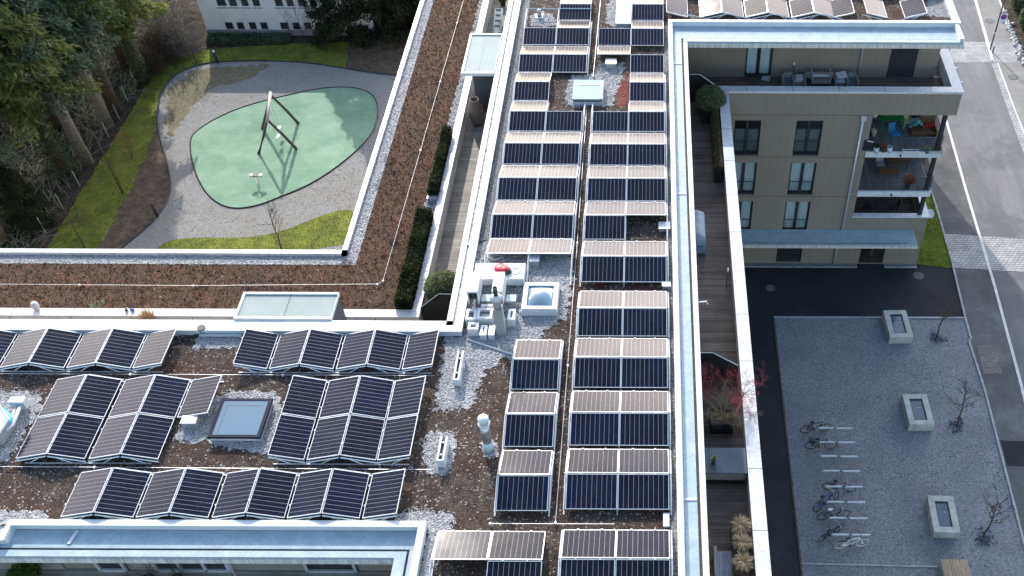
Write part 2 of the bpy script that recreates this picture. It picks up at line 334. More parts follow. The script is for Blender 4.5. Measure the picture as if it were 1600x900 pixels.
def panelmat():
    t = NT('solar_cells'); uv = t.sep(t.tc.outputs['UV']); u, v = uv[0], uv[1]
    fu = t.math('FRACT', t.math('MULTIPLY', u, 10.)); fv = t.math('FRACT', t.math('MULTIPLY', v, 6.)); fb = t.math('FRACT', t.math('MULTIPLY', v, 24.))
    wn_ = t.n.new('ShaderNodeTexWhiteNoise'); wn_.noise_dimensions = '2D'; cb = t.n.new('ShaderNodeCombineXYZ')
    t.l(t.math('FLOOR', t.math('MULTIPLY', u, 10.)), cb.inputs[0]); t.l(t.math('FLOOR', t.math('MULTIPLY', v, 6.)), cb.inputs[1]); t.l(cb.outputs[0], wn_.inputs['Vector'])
    c = t.mix(wn_.outputs['Value'], (.003, .004, .014), (.005, .007, .021))
    oi = t.n.new('ShaderNodeObjectInfo'); c = t.mix(1., c, t.ramp(oi.outputs['Random'], [(0, (.8, .85, .8)), (1, (1.15, 1.1, 1.35))]), 'MULTIPLY')
    c = t.mix(t.ramp(fb, [(0, .03), (.09, .03), (.13, 0.), (1, 0.)]), c, (.1, .1, .12))
    c = t.mix(t.ramp(fv, [(0, .2), (.02, .2), (.03, 0.), (1, 0.)]), c, (.05, .05, .07))
    c = t.mix(t.ramp(fu, [(0, 1.), (.024, 1.), (.03, 0.), (.97, 0.), (.976, 1.), (1, 1.)]), c, (.30, .28, .27))
    du = t.ramp(t.noise(1.5, 5, .7), [(.45, 0.), (.8, .02)]); c = t.mix(du, c, (.4, .4, .42))
    t.b.inputs['Coat Weight'].default_value = .0
    return t.done(c, t.ramp(t.noise(.7, 3), [(.3, .12), (.7, .18)]), 0, .22)
M_pv = panelmat()
def foliage(name, c1, c2, sc=1.5):
    t = NT(name); c = t.ramp(t.noise(sc, 5, .7), [(.35, c1), (.65, c2)]); c = t.mix(1., c, t.ramp(t.noise(14, 3), [(.3, .6), (.7, 1.4)]), 'MULTIPLY')
    m = t.done(c, .7, 0, .25); tr = t.n.new('ShaderNodeBsdfTranslucent'); t.l(c, tr.inputs[0]); mx = t.n.new('ShaderNodeMixShader'); mx.inputs[0].default_value = .42
    t.l(t.b.outputs[0], mx.inputs[1]); t.l(tr.outputs[0], mx.inputs[2]); t.l(mx.outputs[0], t.n['Material Output'].inputs[0]); return m
M_fir = foliage('conifer_needles', (.07, .105, .04), (.18, .23, .075), .5)
M_fir2 = foliage('blue_green_needles', (.07, .11, .07), (.15, .2, .12), .5)
M_fir3 = foliage('yellow_green_needles', (.10, .13, .04), (.24, .26, .08), .5)
M_blade = foliage('grass_blade', (.14, .16, .035), (.27, .28, .06), 1.2)
M_yew = foliage('dark_yew', (.014, .024, .010), (.035, .05, .018), 2)
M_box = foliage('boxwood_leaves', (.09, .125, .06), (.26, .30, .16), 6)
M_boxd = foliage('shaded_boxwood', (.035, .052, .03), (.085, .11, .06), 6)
M_hedge = foliage('planter_hedge', (.07, .06, .03), (.15, .13, .06), 5)
M_dev = foliage('dark_evergreen', (.022, .036, .018), (.06, .08, .035), 1)
M_ivy = foliage('ivy', (.035, .07, .03), (.085, .14, .065), 3)
M_agave = foliage('succulent_leaf', (.16, .24, .12), (.35, .42, .25), 8)
M_herb = foliage('herb_leaf', (.06, .12, .03), (.14, .22, .06), 6)

# ------------------------------------------------------------------ numpy leaf / stone scatter
def raw_mesh(name, V, F, m, parent=None):
    me = bpy.data.meshes.new(name); nv, nf, k = len(V), len(F), F.shape[1]
    me.vertices.add(nv); me.vertices.foreach_set('co', V.astype(np.float32).ravel())
    me.loops.add(nf*k); me.loops.foreach_set('vertex_index', F.astype(np.int32).ravel())
    me.polygons.add(nf); me.polygons.foreach_set('loop_start', np.arange(0, nf*k, k, dtype=np.int32)); me.polygons.foreach_set('loop_total', np.full(nf, k, dtype=np.int32))
    me.update(calc_edges=True); me.materials.append(m); o = bpy.data.objects.new(name, me); scn.collection.objects.link(o)
    if parent: o.parent = parent
    return o
def unit(v): return v/np.maximum(np.linalg.norm(v, axis=1, keepdims=True), 1e-9)
def quads(P, D, L, W, rng=RNG):      # leaf quads centred at P along D
    D = unit(D); N = unit(np.cross(D, rng.normal(size=D.shape))); a = D*L[:, None]/2; b = N*W[:, None]/2
    V = np.stack([P-a, P-a*.1+b, P+a, P-a*.1-b], 1).reshape(-1, 3); F = np.arange(len(P)*4).reshape(-1, 4); return V, F
_ico = np.array([(1,0,0),(-1,0,0),(0,1,0),(0,-1,0),(0,0,1),(0,0,-1)], float); _icf = np.array([(0,2,4),(2,1,4),(1,3,4),(3,0,4),(2,0,5),(1,2,5),(3,1,5),(0,3,5)])
def stones(P, s):
    n = len(P); sc = s[:, None, None]*(RNG.uniform(.55, 1.2, (n, 1, 3))*np.array([1, 1, .6])); V = _ico[None]*sc; an = RNG.uniform(0, 6.28, n)
    c, sn = np.cos(an)[:, None], np.sin(an)[:, None]; x = V[:, :, 0]*c-V[:, :, 1]*sn; y = V[:, :, 0]*sn+V[:, :, 1]*c
    V = np.stack([x, y, V[:, :, 2]], 2)+P[:, None]; F = (_icf[None]+np.arange(n)[:, None, None]*6).reshape(-1, 3); return V.reshape(-1, 3), F
def in_poly(P, poly):
    x, y = P[:, 0], P[:, 1]; r = np.zeros(len(P), bool); n = len(poly)
    for i in range(n):
        x0, y0 = poly[i][:2]; x1, y1 = poly[(i+1) % n][:2]
        if y0 == y1: continue
        r ^= ((y0 > y) != (y1 > y)) & (x < (x1-x0)*(y-y0)/(y1-y0)+x0)
    return r
def sample(poly, dens):
    xs = [p[0] for p in poly]; ys = [p[1] for p in poly]; n = int((max(xs)-min(xs))*(max(ys)-min(ys))*dens)
    P = np.stack([RNG.uniform(min(xs), max(xs), n), RNG.uniform(min(ys), max(ys), n)], 1); return P[in_poly(P, poly)]
def tufts(P, z, h, m, name, lean=.5):
    n = len(P); k = 3; PP = np.repeat(P, k, 0); D = RNG.normal(size=(n*k, 3))*lean; D[:, 2] = 1; D = unit(D); L = RNG.uniform(.5, 1.2, n*k)*h
    C = np.c_[PP, np.full(n*k, z)]+D*(L[:, None]*.42); V, F = quads(C, D, L, L*.35); return raw_mesh(name, V, F, m)
def ragged(poly, amp=.12, step=.12):
    out = []; n = len(poly)
    for i in range(n):
        a_, b_ = Vector(poly[i][:2]), Vector(poly[(i+1) % n][:2]); k = max(1, int((b_-a_).length/step)); nn = (b_-a_).normalized(); nn = Vector((-nn.y, nn.x))
        for j in range(k): p = a_.lerp(b_, j/k)+nn*random.uniform(-amp, amp); out.append((p.x, p.y))
    return out
def smooth_poly(pts, it=2, closed=True):
    for _ in range(it):
        o = []
        for i in range(len(pts) if closed else len(pts)-1):
            a_, b_ = pts[i], pts[(i+1) % len(pts)]; o += [(a_[0]*.75+b_[0]*.25, a_[1]*.75+b_[1]*.25), (a_[0]*.25+b_[0]*.75, a_[1]*.25+b_[1]*.75)]
        pts = o if closed else [pts[0]]+o+[pts[-1]]
    return pts
def pxg(pts, z=G): return [at(x, y, z)[:2] for x, y in pts]

# ================================================================== THE GROUND
tag(MB().sheet([(-400, -300), (400, -300), (400, 500), (-400, 500)], G-.03).build('ground', M_forest), kind='structure')
curve = smooth_poly(pxg([(185,392),(235,352),(262,318),(268,290),(262,255),(249,215),(245,180),(251,142),(275,115),(310,101),(350,96),(420,95),(480,98),(540,107),(580,114),(630,119)]), 2, False)
lawn_out = pxg([(70,392),(105,335),(160,245),(205,175),(235,118),(262,88),(330,76),(450,68),(546,65),(545,90),(541,106)])
cv = list(curve)
lawn = lawn_out + [p for p in cv[::-1] if p[0] < at(541, 107, G)[0]]
tag(MB().sheet(ragged(lawn, .08, .3), G-.012).build('lawn', M_lawn), kind='structure')
mul1 = pxg([(150,392),(195,312),(232,232),(247,190)])+[p for p in cv[::-1] if at(249,200,G)[1] > p[1]]
tag(MB().sheet(ragged(mul1, .18, .25), G-.006).build('mulch_bed', M_mulch), kind='structure')
mul2 = pxg([(546,60),(660,56),(640,122),(580,114),(541,106)])
tag(MB().sheet(ragged(mul2, .15, .25), G-.006).build('bare_earth_bed', M_mulch), kind='structure')
pg = cv + pxg([(640,140),(530,400),(180,400)])
tag(MB().sheet(pg, G).build('playground_gravel', M_gravpg), kind='structure')
tag(MB().sheet(ragged(pxg([(262,140),(300,108),(420,101),(400,118),(330,140),(300,165),(268,215),(258,190)]), .25, .3), G+.004).build('mossy_gravel', groundmat('mossy_gravel', [(.3, (.13, .115, .075)), (.5, (.21, .185, .12)), (.7, (.28, .25, .16))], 2.5, 14)), kind='structure')
padp = smooth_poly(pxg([(297,222),(299,250),(311,285),(330,312),(360,327),(400,323),(440,307),(480,291),(522,265),(562,232),(586,203),(592,172),(585,149),(562,138),(530,136),(495,139),(455,148),(415,157),(375,169),(340,184),(315,199),(301,211)]), 2)
tag(MB().prism(padp, G-.05, G+.03).build('green_safety_surface', M_ever), kind='structure')
cx_ = sum(p[0] for p in padp)/len(padp); cy_ = sum(p[1] for p in padp)/len(padp)
e = MB(); e.tube([(p[0], p[1], G+.02) for p in padp], .06, 4, True)
tag(e.build('pad_edging', M_rubber), 'black rubber edging ringing the green play surface', 'edging')
e = MB()
for i in range(len(cv)-1):
    e.tube([(*cv[i], G+.02), (*cv[i+1], G+.02)], .07, 4)
tag(e.build('lawn_edging', M_dark), 'dark steel edging curving between lawn and playground gravel', 'edging')
lawn2 = smooth_poly(pxg([(240,392),(262,376),(300,371),(380,372),(430,365),(480,346),(520,331),(548,326),(556,340),(530,396)]), 1)
tag(MB().sheet(lawn2, G+.012).build('lawn', M_lawn), kind='structure')
for nm, pl, dn in (('lawn_grass', lawn, 90), ('lawn_grass', lawn2, 70)):
    P = sample(pl, dn)
    if nm == 'lawn_grass' and pl is lawn: P = P[~in_poly(P, mul1)]
    tag(tufts(P, G+.0, .08, M_blade, nm), 'short yellow green grass on the ' + ('lawn curving round the playground' if pl is lawn else 'small lawn by the roof corner'), 'grass', kind='stuff')
# --- right: driveway, plaza, street
drv = pxg([(1100,418),(1490,420),(1508,497),(1209,496),(1256,1000)]) + [(7.4, 15), (4, 15), (4, 46)]
dr = [(4, 10), (7.42, 10), at(1209,495,G)[:2], at(1508,497,G)[:2], at(1490,419,G)[:2], (16.8, 45.35), (4, 45.35)]
tag(MB().sheet(dr, G+.0).build('driveway', M_asph), kind='structure')
kr = pxg([(1490,421),(1508,497),(1517,530),(1514,534),(1538,608),(1600,850),(1640,1010)])
plaza = pxg([(1209,496),(1508,497)])+kr[2:]+[(7.42, 10)]
tag(MB().sheet(plaza, G+.004).build('plaza', M_gravpl), kind='structure')
walk = [at(1400,60,G)[:2], at(1425,200,G)[:2], at(1454,296,G)[:2], at(1490,421,G)[:2]]+kr[1:]+[at(1760,1010,G)[:2], at(1595,600,G)[:2], at(1507,290,G)[:2], at(1478,187,G)[:2], at(1440,60,G)[:2]]
tag(MB().sheet(walk, G+.004).build('pavement', M_walk), kind='structure')
def xl(y, pts):      # x on a polyline of photo rows
    for (xa, ya), (xb, yb) in zip(pts, pts[1:]):
        if ya <= y <= yb: return xa+(xb-xa)*(y-ya)/(yb-ya)
    (xa, ya), (xb, yb) = (pts[0], pts[1]) if y < pts[0][1] else (pts[-2], pts[-1]); return xa+(xb-xa)*(y-ya)/(yb-ya)
# footway, left kerb of road and right kerb of road as world polylines
rdL = pxg([(1420,-60),(1478,187),(1510,300),(1552,440),(1595,600),(1640,780),(1700,1010)])
rdR = pxg([(1500,-60),(1524,0),(1551,95),(1600,240),(1640,350),(1760,700)])
tag(MB().sheet([rdL[0], *rdL[1:], rdR[-1], *rdR[::-1][1:]], G-.002).build('road', M_road), kind='structure')
wkR = rdR[:]; outer = pxg([(1540,-60),(1561,0),(1600,97),(1640,200),(1700,330),(1860,700)])
tag(MB().sheet([*rdR, *outer[::-1]], G+.004).build('pavement', groundmat('pale_footway', [(.3, (.19, .185, .18)), (.6, (.26, .255, .24)), (.75, (.32, .31, .3))], .5, 50, .2, (.85, 1.1))), kind='structure')
x1 = [at(1474,365,G)[:2], at(1640,376,G)[:2], at(1640,428,G)[:2], at(1490,418,G)[:2]]
tag(MB().sheet(x1, G+.010).build('cobbled_crossing', M_cobble), kind='structure')
x2 = [at(1488,65,G)[:2], at(1589,66,G)[:2], at(1603,97,G)[:2], at(1480,98,G)[:2]]
tag(MB().sheet(x2, G+.010).build('cobbled_crossing', M_cobble), kind='structure')
cs = pxg([(1549,97),(1559,97),(1612,240),(1640,330),(1600,240)])
tag(MB().sheet(pxg([(1549,99),(1559,99),(1585,170),(1613,240),(1650,340),(1640,350),(1600,241),(1572,165)]), G+.012).build('cobbled_gutter', M_cobble), kind='structure')
tag(MB().sheet(pxg([(1527,540),(1558,541),(1567,585),(1537,584)]), G+.010).build('paver_patch', M_cobbled), kind='structure')
tag(MB().sheet(pxg([(1563,688),(1610,690),(1620,730),(1574,728)]), G+.010).build('asphalt_patch', M_asph), kind='structure')
def kerb(pts, w_, z1, label, m=M_kerbw):
    b = MB()
    for p, q in zip(pts, pts[1:]):
        p, q = Vector(p), Vector(q); n = (q-p).normalized(); n = Vector((-n.y, n.x))*w_/2; b.prism([tuple(p-n), tuple(q-n), tuple(q+n), tuple(p+n)], G-.1, z1)
    return tag(b.build('kerb', m), label, 'kerb')
kerb(rdL[1:], .17, G+.03, 'long pale kerb line between dark footway and worn road')
kerb(rdR[:3], .22, G+.05, 'short pale kerb above the upper cobbled crossing')
kerb(pxg([(1613,240),(1585,170),(1559,99)]), .1, G+.03, 'thin pale kerb beside the cobbled gutter of the road')
kerb(outer[:4], .14, G+.08, 'pale kerb along the hedge side of the far footway')
kerb(pxg([(1454,296),(1471,352),(1490,420)]), .12, G+.08, 'pale kerb between green verge and dark footway', M_curb)
kerb(kr, .12, G+.07, 'stepped grey kerb along the plaza and dark footway', M_curb)
kerb(pxg([(1209,496),(1508,497)]), .10, G+.06, 'straight grey kerb between dark driveway and gravel plaza', M_curb)
kerb([at(1209,496,G)[:2], (7.42, 10)], .09, G+.04, 'rusty brown edging down the left side of the plaza', M_bark)
kerb(pxg([(1253,881),(1468,886)]), .08, G+.05, 'thin straight grey edging crossing the lower end of the plaza', M_curb)
verge = [at(1490,419,G)[:2], (16.85, 45.2), (16.85, 53), at(1454,296,G)[:2]]
tag(MB().sheet(verge, G+.006).build('verge', M_lawn2), kind='structure')
P = sample(verge, 60); tag(tufts(P, G+.02, .14, M_blade, 'verge_grass'), 'green grass on the verge beside the apartment building', 'grass', kind='stuff')
# loose stones on plaza and playground give the gravel relief
P = sample(plaza, 26); V, F = stones(np.c_[P, np.full(len(P), G+.01)], RNG.uniform(.02, .045, len(P))); tag(raw_mesh('plaza_stones', V, F, plain('plaza_stone', (.24, .26, .33), .85, 0, .75, 8, .2)), 'grey blue loose stones covering the gravel plaza', 'gravel', kind='stuff')
P = sample(pg, 26); P = P[~in_poly(P, padp) & ~in_poly(P, lawn2)]; V, F = stones(np.c_[P, np.full(len(P), G+.01)], RNG.uniform(.02, .04, len(P))); tag(raw_mesh('playground_stones', V, F, plain('playground_stone', (.42, .42, .42), .85, 0, .6, 8, .2)), 'pale loose stones around the green play surface', 'gravel', kind='stuff')
P = sample([(-60, 46), (-44, 46), (-37, 66), (-40, 90), (-75, 90)], 7); V, F = quads(np.c_[P, np.full(len(P), G+.03)], np.c_[RNG.normal(size=(len(P), 2)), RNG.normal(size=len(P))*.2], RNG.uniform(.1, .3, len(P)), RNG.uniform(.08, .2, len(P)))
tag(raw_mesh('leaf_litter', V, F, plain('leaf_litter', (.17, .12, .085), .95, 0, .6, 3, .1)), 'brown leaf litter under the conifers', 'leaf litter', kind='stuff')

# ================================================================== THE APARTMENT BUILDING
bld = thing('apartment_building', 'bronze clad apartment building with flat roofs covered in solar panels', 'building', (-3, 30, G))
FY = 45.2      # south facade plane of the east wing
XW, XE, EW = -7.1, 1.0, 16.9
# lower storeys
b = MB(); b.prism([(-13.95, 6), (4.15, 6), (4.15, 46.4), (4.15, 62), (-13.95, 62), (-13.95, 32.65), (-60, 32.65), (-60, 6)], G, -3.98)
part('wall', b, M_clad, bld)
b = MB(); b.box(4.15, 12.1, FY+1.4, 62, G, -3.98); b.box(12.1, EW, 48.3, 62, G, -3.98); part('wall', b, M_clad, bld)
# interior stubs between facade skin and core
b = MB()
for z in (-3.98, -6.93, -9.88, -12.83): b.box(4.15, 12.1, FY+.28, FY+1.4, z-.3, z)
b.box(4.15, 4.2, FY+.28, FY+1.4, G, -4.3); part('room_floor', b, M_int, bld)
# windows: (x0,x1,z0,z1,style)
def wx(px, py): return atY(px, py, FY)[0]
def wz(py, px=1250): return atY(px, py, FY)[2]
wins = []
for (l0, l1, t, r0, r1, bt, st) in ((1148, 1190, 188.5, 1244, 1287, 244, 'dark'), (1151, 1184, 254.5, 1234.5, 1276, 305, 'curtain'), (1177-26, 1177, 315, 1226.4, 1265, 363, 'curtain')):
    zt, zb = wz(t), wz(bt)
    xr0, xr1 = wx(1245, 188.5), wx(1287, 188.5); xl0, xl1 = wx(1190, 188.5)-(xr1-xr0), wx(1190, 188.5)
    wins += [(xl0, xl1, zt, zb, st), (xr0, xr1, zt, zb, st)]
def wall_openings(x0, x1, z0, z1, y0, y1, ops):
    xs = sorted({x0, x1, *[o[0] for o in ops], *[o[1] for o in ops]}); b = MB()
    for a_, c_ in zip(xs, xs[1:]):
        mid = (a_+c_)/2; col = sorted([(o[3], o[2]) for o in ops if o[0] < mid < o[1]]); z = z0
        for lo, hi in col:
            if lo > z: b.box(a_, c_, y0, y1, z, lo)
            z = hi
        if z < z1: b.box(a_, c_, y0, y1, z, z1)
    return b
gdoor = (wx(1343, 400), wx(1381, 400), -13.3, -15.95); gpan = (wx(1213, 400), wx(1252, 400), -13.3, -15.9)
part('facade', wall_openings(4.2, 12.1, G, -4.3, FY, FY+.26, [w_[:4] for w_ in wins]+[gpan]), M_clad, bld)
part('parapet_wall', MB().box(4.2, 12.1, FY, FY+.22, -4.3, -3.03).box(12.1, EW, FY, FY+.22, -4.47, -3.03), M_clad, bld)
part('facade', wall_openings(12.1, EW, G, -13.25, FY, FY+.24, [gdoor]), M_clad, bld)
part('garage_panel', MB().box(gpan[0], gpan[1], FY+.12, FY+.2, gpan[3], gpan[2]), M_screen, bld)
def french_window(x0, x1, z1, z0, style, Y=FY, root=bld, rail=True):
    f = MB(); y0, y1 = Y+.10, Y+.17; t = .07; xm = (x0+x1)/2
    f.box(x0, x0+t, y0, y1, z0, z1); f.box(x1-t, x1, y0, y1, z0, z1); f.box(x0+t, x1-t, y0, y1, z1-t, z1); f.box(x0+t, x1-t, y0, y1, z0, z0+.12); f.box(xm-.08, xm+.08, y0, y1, z0+.12, z1-t)
    w_ = part('window', f, M_dark, root)
    g = MB(); g.box(x0+t, xm-.08, Y+.13, Y+.14, z0+.12, z1-t); g.box(xm+.08, x1-t, Y+.13, Y+.14, z0+.12, z1-t); part('pane', g, M_glass if style == 'curtain' else M_glassd, w_)
    top = z1-.05 if style == 'curtain' else z0+1.75
    for k in (0, 1):
        xa, xb = (x0+.1, xm-.1) if k == 0 else (xm+.1, x1-.1); n = 26; c = MB(); vs = []
        for i in range(n+1):
            xx = xa+(xb-xa)*i/n; yy = Y+.22+.035*math.sin(i*1.9)
            vs += [(xx, yy, z0+.2+.03*math.sin(i*.9)), (xx, yy, top+.04*math.sin(i*1.3)*(style != 'curtain'))]
        c.add(vs, [(2*i, 2*i+2, 2*i+3, 2*i+1) for i in range(n)]); part('curtain', c, M_curtain, w_, True)
    if rail:
        r = MB(); r.box(x0+.02, x1-.02, Y+.02, Y+.05, z0+1.0, z0+1.04); r.box(x0+.02, x1-.02, Y+.02, Y+.05, z0+.1, z0+.13); n = int((x1-x0)/.11)
        for i in range(n+1): xx = x0+.03+(x1-x0-.06)*i/n; r.box(xx-.008, xx+.008, Y+.025, Y+.045, z0+.13, z0+1.0)
        part('railing', r, M_rail, w_)
    return w_
for w_ in wins: french_window(w_[0], w_[1], w_[2], w_[3], w_[4])
# balconies at the corner
b = MB(); b.box(12.1, 12.3, FY+.24, 48.3, -13.25, -4.47)
part('balcony_end_panel', MB().box(12.1, 12.3, FY, FY+.24, -13.25, -4.47), M_clad, bld); part('balcony_side_wall', b, M_clad, bld)
b = MB(); b.box(12.3, EW-.02, FY+.22, 48.3, -4.45, -3.98); part('balcony_ceiling', b, M_slab, bld)
SX = 16.62
for zt, zb in ((-7.0, -7.42), (-9.95, -10.37)):
    part('balcony_slab', MB().box(12.3, SX, FY-.02, 48.3, zb, zt-.03), M_slab, bld); part('balcony_floor', MB().box(12.32, SX-.05, FY+.1, 48.28, zt-.03, zt), M_balc, bld)
    # spout
    part('drain_spout', MB().tube([(14.3, FY+.05, zt-.2), (14.3, FY-.16, zt-.24)], .05, 8), M_dark, bld)
    r = MB(); zr = zt+1.0; y = FY+.03; r.box(12.32, SX-.03, y-.02, y+.02, zr-.04, zr); r.box(12.32, SX-.03, y-.015, y+.015, zt+.06, zt+.09)
    n = 46
    for i in range(n+1): xx = 12.36+(SX-.1-12.36)*i/n; r.box(xx-.009, xx+.009, y-.01, y+.01, zt+.09, zr-.04)
    x = SX-.05; r.box(x-.02, x+.02, y, 48.2, zr-.04, zr); r.box(x-.015, x+.015, y, 48.2, zt+.06, zt+.09)
    for i in range(28): yy = y+.1+i*.108; r.box(x-.01, x+.01, yy-.009, yy+.009, zt+.09, zr-.04)
    part('balcony_railing', r, M_rail, bld)
part('balcony_slab', MB().box(12.3, EW-.02, FY+.24, 48.3, -13.25, -12.93), M_slab, bld); part('balcony_floor', MB().box(12.32, EW-.3, FY+.25, 48.28, -12.93, -12.9), M_deckd, bld)
part('balcony_wall', MB().box(12.3, EW, FY, FY+.24, -13.25, -12.03).box(EW-.24, EW, FY+.24, 48.3, -13.25, -12.03), M_clad, bld)
part('parapet_cap', MB().box(12.25, EW+.06, FY-.05, FY+.32, -12.03, -11.97).box(EW-.32, EW+.06, FY+.32, 48.3, -12.03, -11.97), M_cap, bld)
for zb, zt in ((-7.0, -4.45), (-9.95, -7.42), (-11.97, -10.37)):
    part('corner_column', MB().box(16.28, 16.5, FY+.14, FY+.36, zb, zt), M_dark, bld, bevel=.01)
for z1 in (-4.55, -7.5, -10.45):
    part('balcony_door', MB().box(12.8, 15.9, 48.2, 48.29, z1-2.3, z1), M_glassd, bld)
# downpipes
px0 = 11.78
part('downpipe', MB().tube([(px0, FY-.07, -4.75), (px0, FY-.07, -13.15)], .06, 8), M_alu, bld, True); part('rain_hopper', MB().obox((px0, FY-.1, -4.75), .3, .2, .25), M_alu, bld, bevel=.01)
part('downpipe', MB().tube([(wx(1307, 390), FY-.07, -13.3), (wx(1306, 390), FY-.07, -15.95)], .055, 8), M_alu, bld, True)
# entrance canopy
b = MB(); b.box(4.2, 16.2, 43.74, FY-.005, -13.26, -13.08); part('entrance_canopy', b, M_rim, bld)
part('canopy_sheet', MB().box(4.2, 16.17, 43.98, FY-.01, -13.08, -13.04), M_flash, bld); part('canopy_gutter', MB().box(4.2, 15.6, 43.88, 43.98, -13.08, -13.06), M_gut, bld); part('canopy_rim', MB().box(4.2, 16.17, 43.76, 43.88, -13.08, -12.99), M_flash, bld)
# entrance door
dd = part('entrance_door', MB().box(gdoor[0], gdoor[0]+.07, FY+.06, FY+.16, gdoor[3], gdoor[2]).box(gdoor[1]-.07, gdoor[1], FY+.06, FY+.16, gdoor[3], gdoor[2]).box((gdoor[0]+gdoor[1])/2, (gdoor[0]+gdoor[1])/2+.08, FY+.06, FY+.16, gdoor[3], gdoor[2]).box(gdoor[0]+.07, gdoor[1]-.07, FY+.06, FY+.16, gdoor[3], gdoor[3]+.1), M_dark, bld)
part('pane', MB().box(gdoor[0]+.07, gdoor[1]-.07, FY+.1, FY+.12, gdoor[3]+.1, gdoor[2]), M_glass, dd); part('handle', MB().tube([((gdoor[0]+gdoor[1])/2-.06, FY+.02, -15.2), ((gdoor[0]+gdoor[1])/2-.06, FY+.02, -14.6)], .02, 6), M_chain, dd)
for xa, xb in ((4.2, gdoor[0]-.1), (gdoor[1]+.1, EW)):
    k = MB(); k.box(xa, xb, FY-.36, FY-.28, G, G+.06); part('plinth_edging', k, M_curb, bld); k = MB(); k.box(xa, xb, FY-.28, FY, G, G+.03); part('plinth_gravel', k, M_gravpl, bld)
    k = MB()
# attic storey cores
b = MB(); b.prism([(-6.9, 6), (XE-.1, 6), (XE-.1, 47.9), (16.05, 47.9), (16.05, 62), (-6.9, 62), (-6.9, 24.7), (-60, 24.7), (-60, 17.35), (-6.9, 17.35)], -3.98, -.28)
part('attic_wall', b, M_clad, bld)
# terrace floors
b = MB(); b.box(XE-.1, 4.2, 6, 47.9, -3.98, TER); b.box(4.2, EW, FY+.22, 47.9, -3.98, TER); part('terrace_deck', b, M_deckd, bld)
b = MB(); b.box(-9.85, -6.9, 24.7, 62, -3.98, TER); b.box(-60, -9.85, 24.7, 28.6, -3.98, TER); b.box(-60, -6.9, 6, 17.35, -3.98, TER); part('terrace_deck', b, M_deckl, bld)
# terrace parapets + caps
b = MB(); b.box(3.72, 4.18, 6, FY, -3.98, CAP-.05); part('parapet_wall', b, M_slab, bld)
b = MB(); b.box(3.69, 4.22, 6, FY-.06, CAP-.05, CAP); part('parapet_cap', b, M_cap, bld)
b = MB(); b.box(3.6, EW+.06, FY-.06, FY+.44, CAP-.13, CAP+.002); b.box(EW-.5, EW+.06, FY+.44, 49.5, CAP-.13, CAP); part('parapet_cap', b, M_cap, bld)
part('parapet_wall', MB().box(EW-.45, EW, FY+.44, 62, -3.98, CAP-.13), M_slab, bld)
b = MB(); b.box(-10.1, -9.84, 28.93, 62, -3.98, CAP-.05); b.box(-60, -9.84, 28.6, 28.93, -3.98, CAP-.05); part('parapet_wall', b, M_slab, bld)
b = MB(); b.box(-10.15, -9.8, 28.98, 62, CAP-.05, CAP); b.box(-60, -9.8, 28.55, 28.98, CAP-.05, CAP+.002); part('parapet_cap', b, M_cap, bld)
b = MB(); b.box(-13.95, -13.72, 32.4, 62, -3.98, CAP); b.box(-60, -13.72, 32.4, 32.65, -3.98, CAP); part('parapet_cap', b, M_cap, bld)
for i in range(24):      # capping joints
    pass
b = MB(); b.prism([(-13.72, 32.4), (-13.72, 62), (-10.1, 62), (-10.1, 28.93), (-60, 28.93), (-60, 32.4)], -3.98, -3.07); part('terrace_roof', b, M_sedum, bld)
# main roof slab
RP = [(XW-.05, 6), (XE+.05, 6), (XE+.05, 47.0), (16.2, 47.0), (16.2, 62), (XW-.05, 62), (XW-.05, 24.95), (-60, 24.95), (-60, 16.8), (XW-.05, 16.8)]
part('main_roof', MB().prism(RP, -.28, 0), M_soil, bld)
# eaves slab, sheet, gutter, rim.  each run: (x0,x1,y0,y1)
ev = MB(); ev.box(XE+.05, 1.87, 6, 45.3, -.3, -.06); ev.box(XE+.05, 16.35, 45.3, 47.0, -.3, -.06); ev.box(-7.75, XW-.05, 25.65, 62, -.3, -.06); ev.box(-60, XW-.05, 24.95, 25.65, -.3, -.06)
ev.box(-60, -7.98, 15.62, 16.8, -.3, -.06); ev.box(-7.98, XW-.05, 6, 16.8, -.3, -.06); part('eaves_slab', ev, M_rim, bld)
fl = MB(); fl.box(XE+.18, 1.6, 6, 45.72, -.06, 0); fl.box(1.6, 16.1, 45.72, 46.86, -.06, 0.); fl.box(XE+.18, 1.6, 45.72, 46.86, -.06, 0.)
fl.box(-60, -7.55, 15.98, 16.62, -.06, 0.); fl.box(-7.55, -7.32, 6, 16.62, -.06, 0.); part('roof_flashing', fl, M_flash, bld)
fl = MB(); fl.box(-7.55, -7.37, 25.25, 62, -.06, -.01); fl.box(-60, -7.37, 25.25, 25.42, -.06, -.01); part('gravel_gutter', fl, gravel('dirty_gravel', (.12, .11, .10), (.8, .79, .76), 9), bld)
gt = MB(); gt.box(1.6, 1.70, 6, 45.62, -.06, -.035); gt.box(1.6, 16.0, 45.62, 45.72, -.06, -.035); gt.box(-60, -7.62, 15.88, 15.98, -.06, -.035); gt.box(-7.62, -7.55, 6, 15.98, -.06, -.035); part('eaves_gutter', gt, M_gut, bld)
rm = MB(); rm.box(1.70, 1.9, 6, 45.3, -.06, .05); part('roof_rim', rm, M_cap, bld)
rm = MB(); rm.box(1.70, 16.3, 45.34, 45.62, -.06, .05); part('roof_rim', rm, M_flash, bld); rm = MB(); rm.box(-60, -7.62, 15.66, 15.88, -.06, .05); rm.box(-7.98, -7.62, 6, 15.66, -.06, .05); part('roof_rim', rm, M_flash, bld)
rm = MB(); rm.box(-7.78, -7.55, 25.42, 62, -.06, .05); rm.box(-60, -7.55, 25.42, 25.68, -.06, .05); part('roof_rim', rm, M_cap, bld)
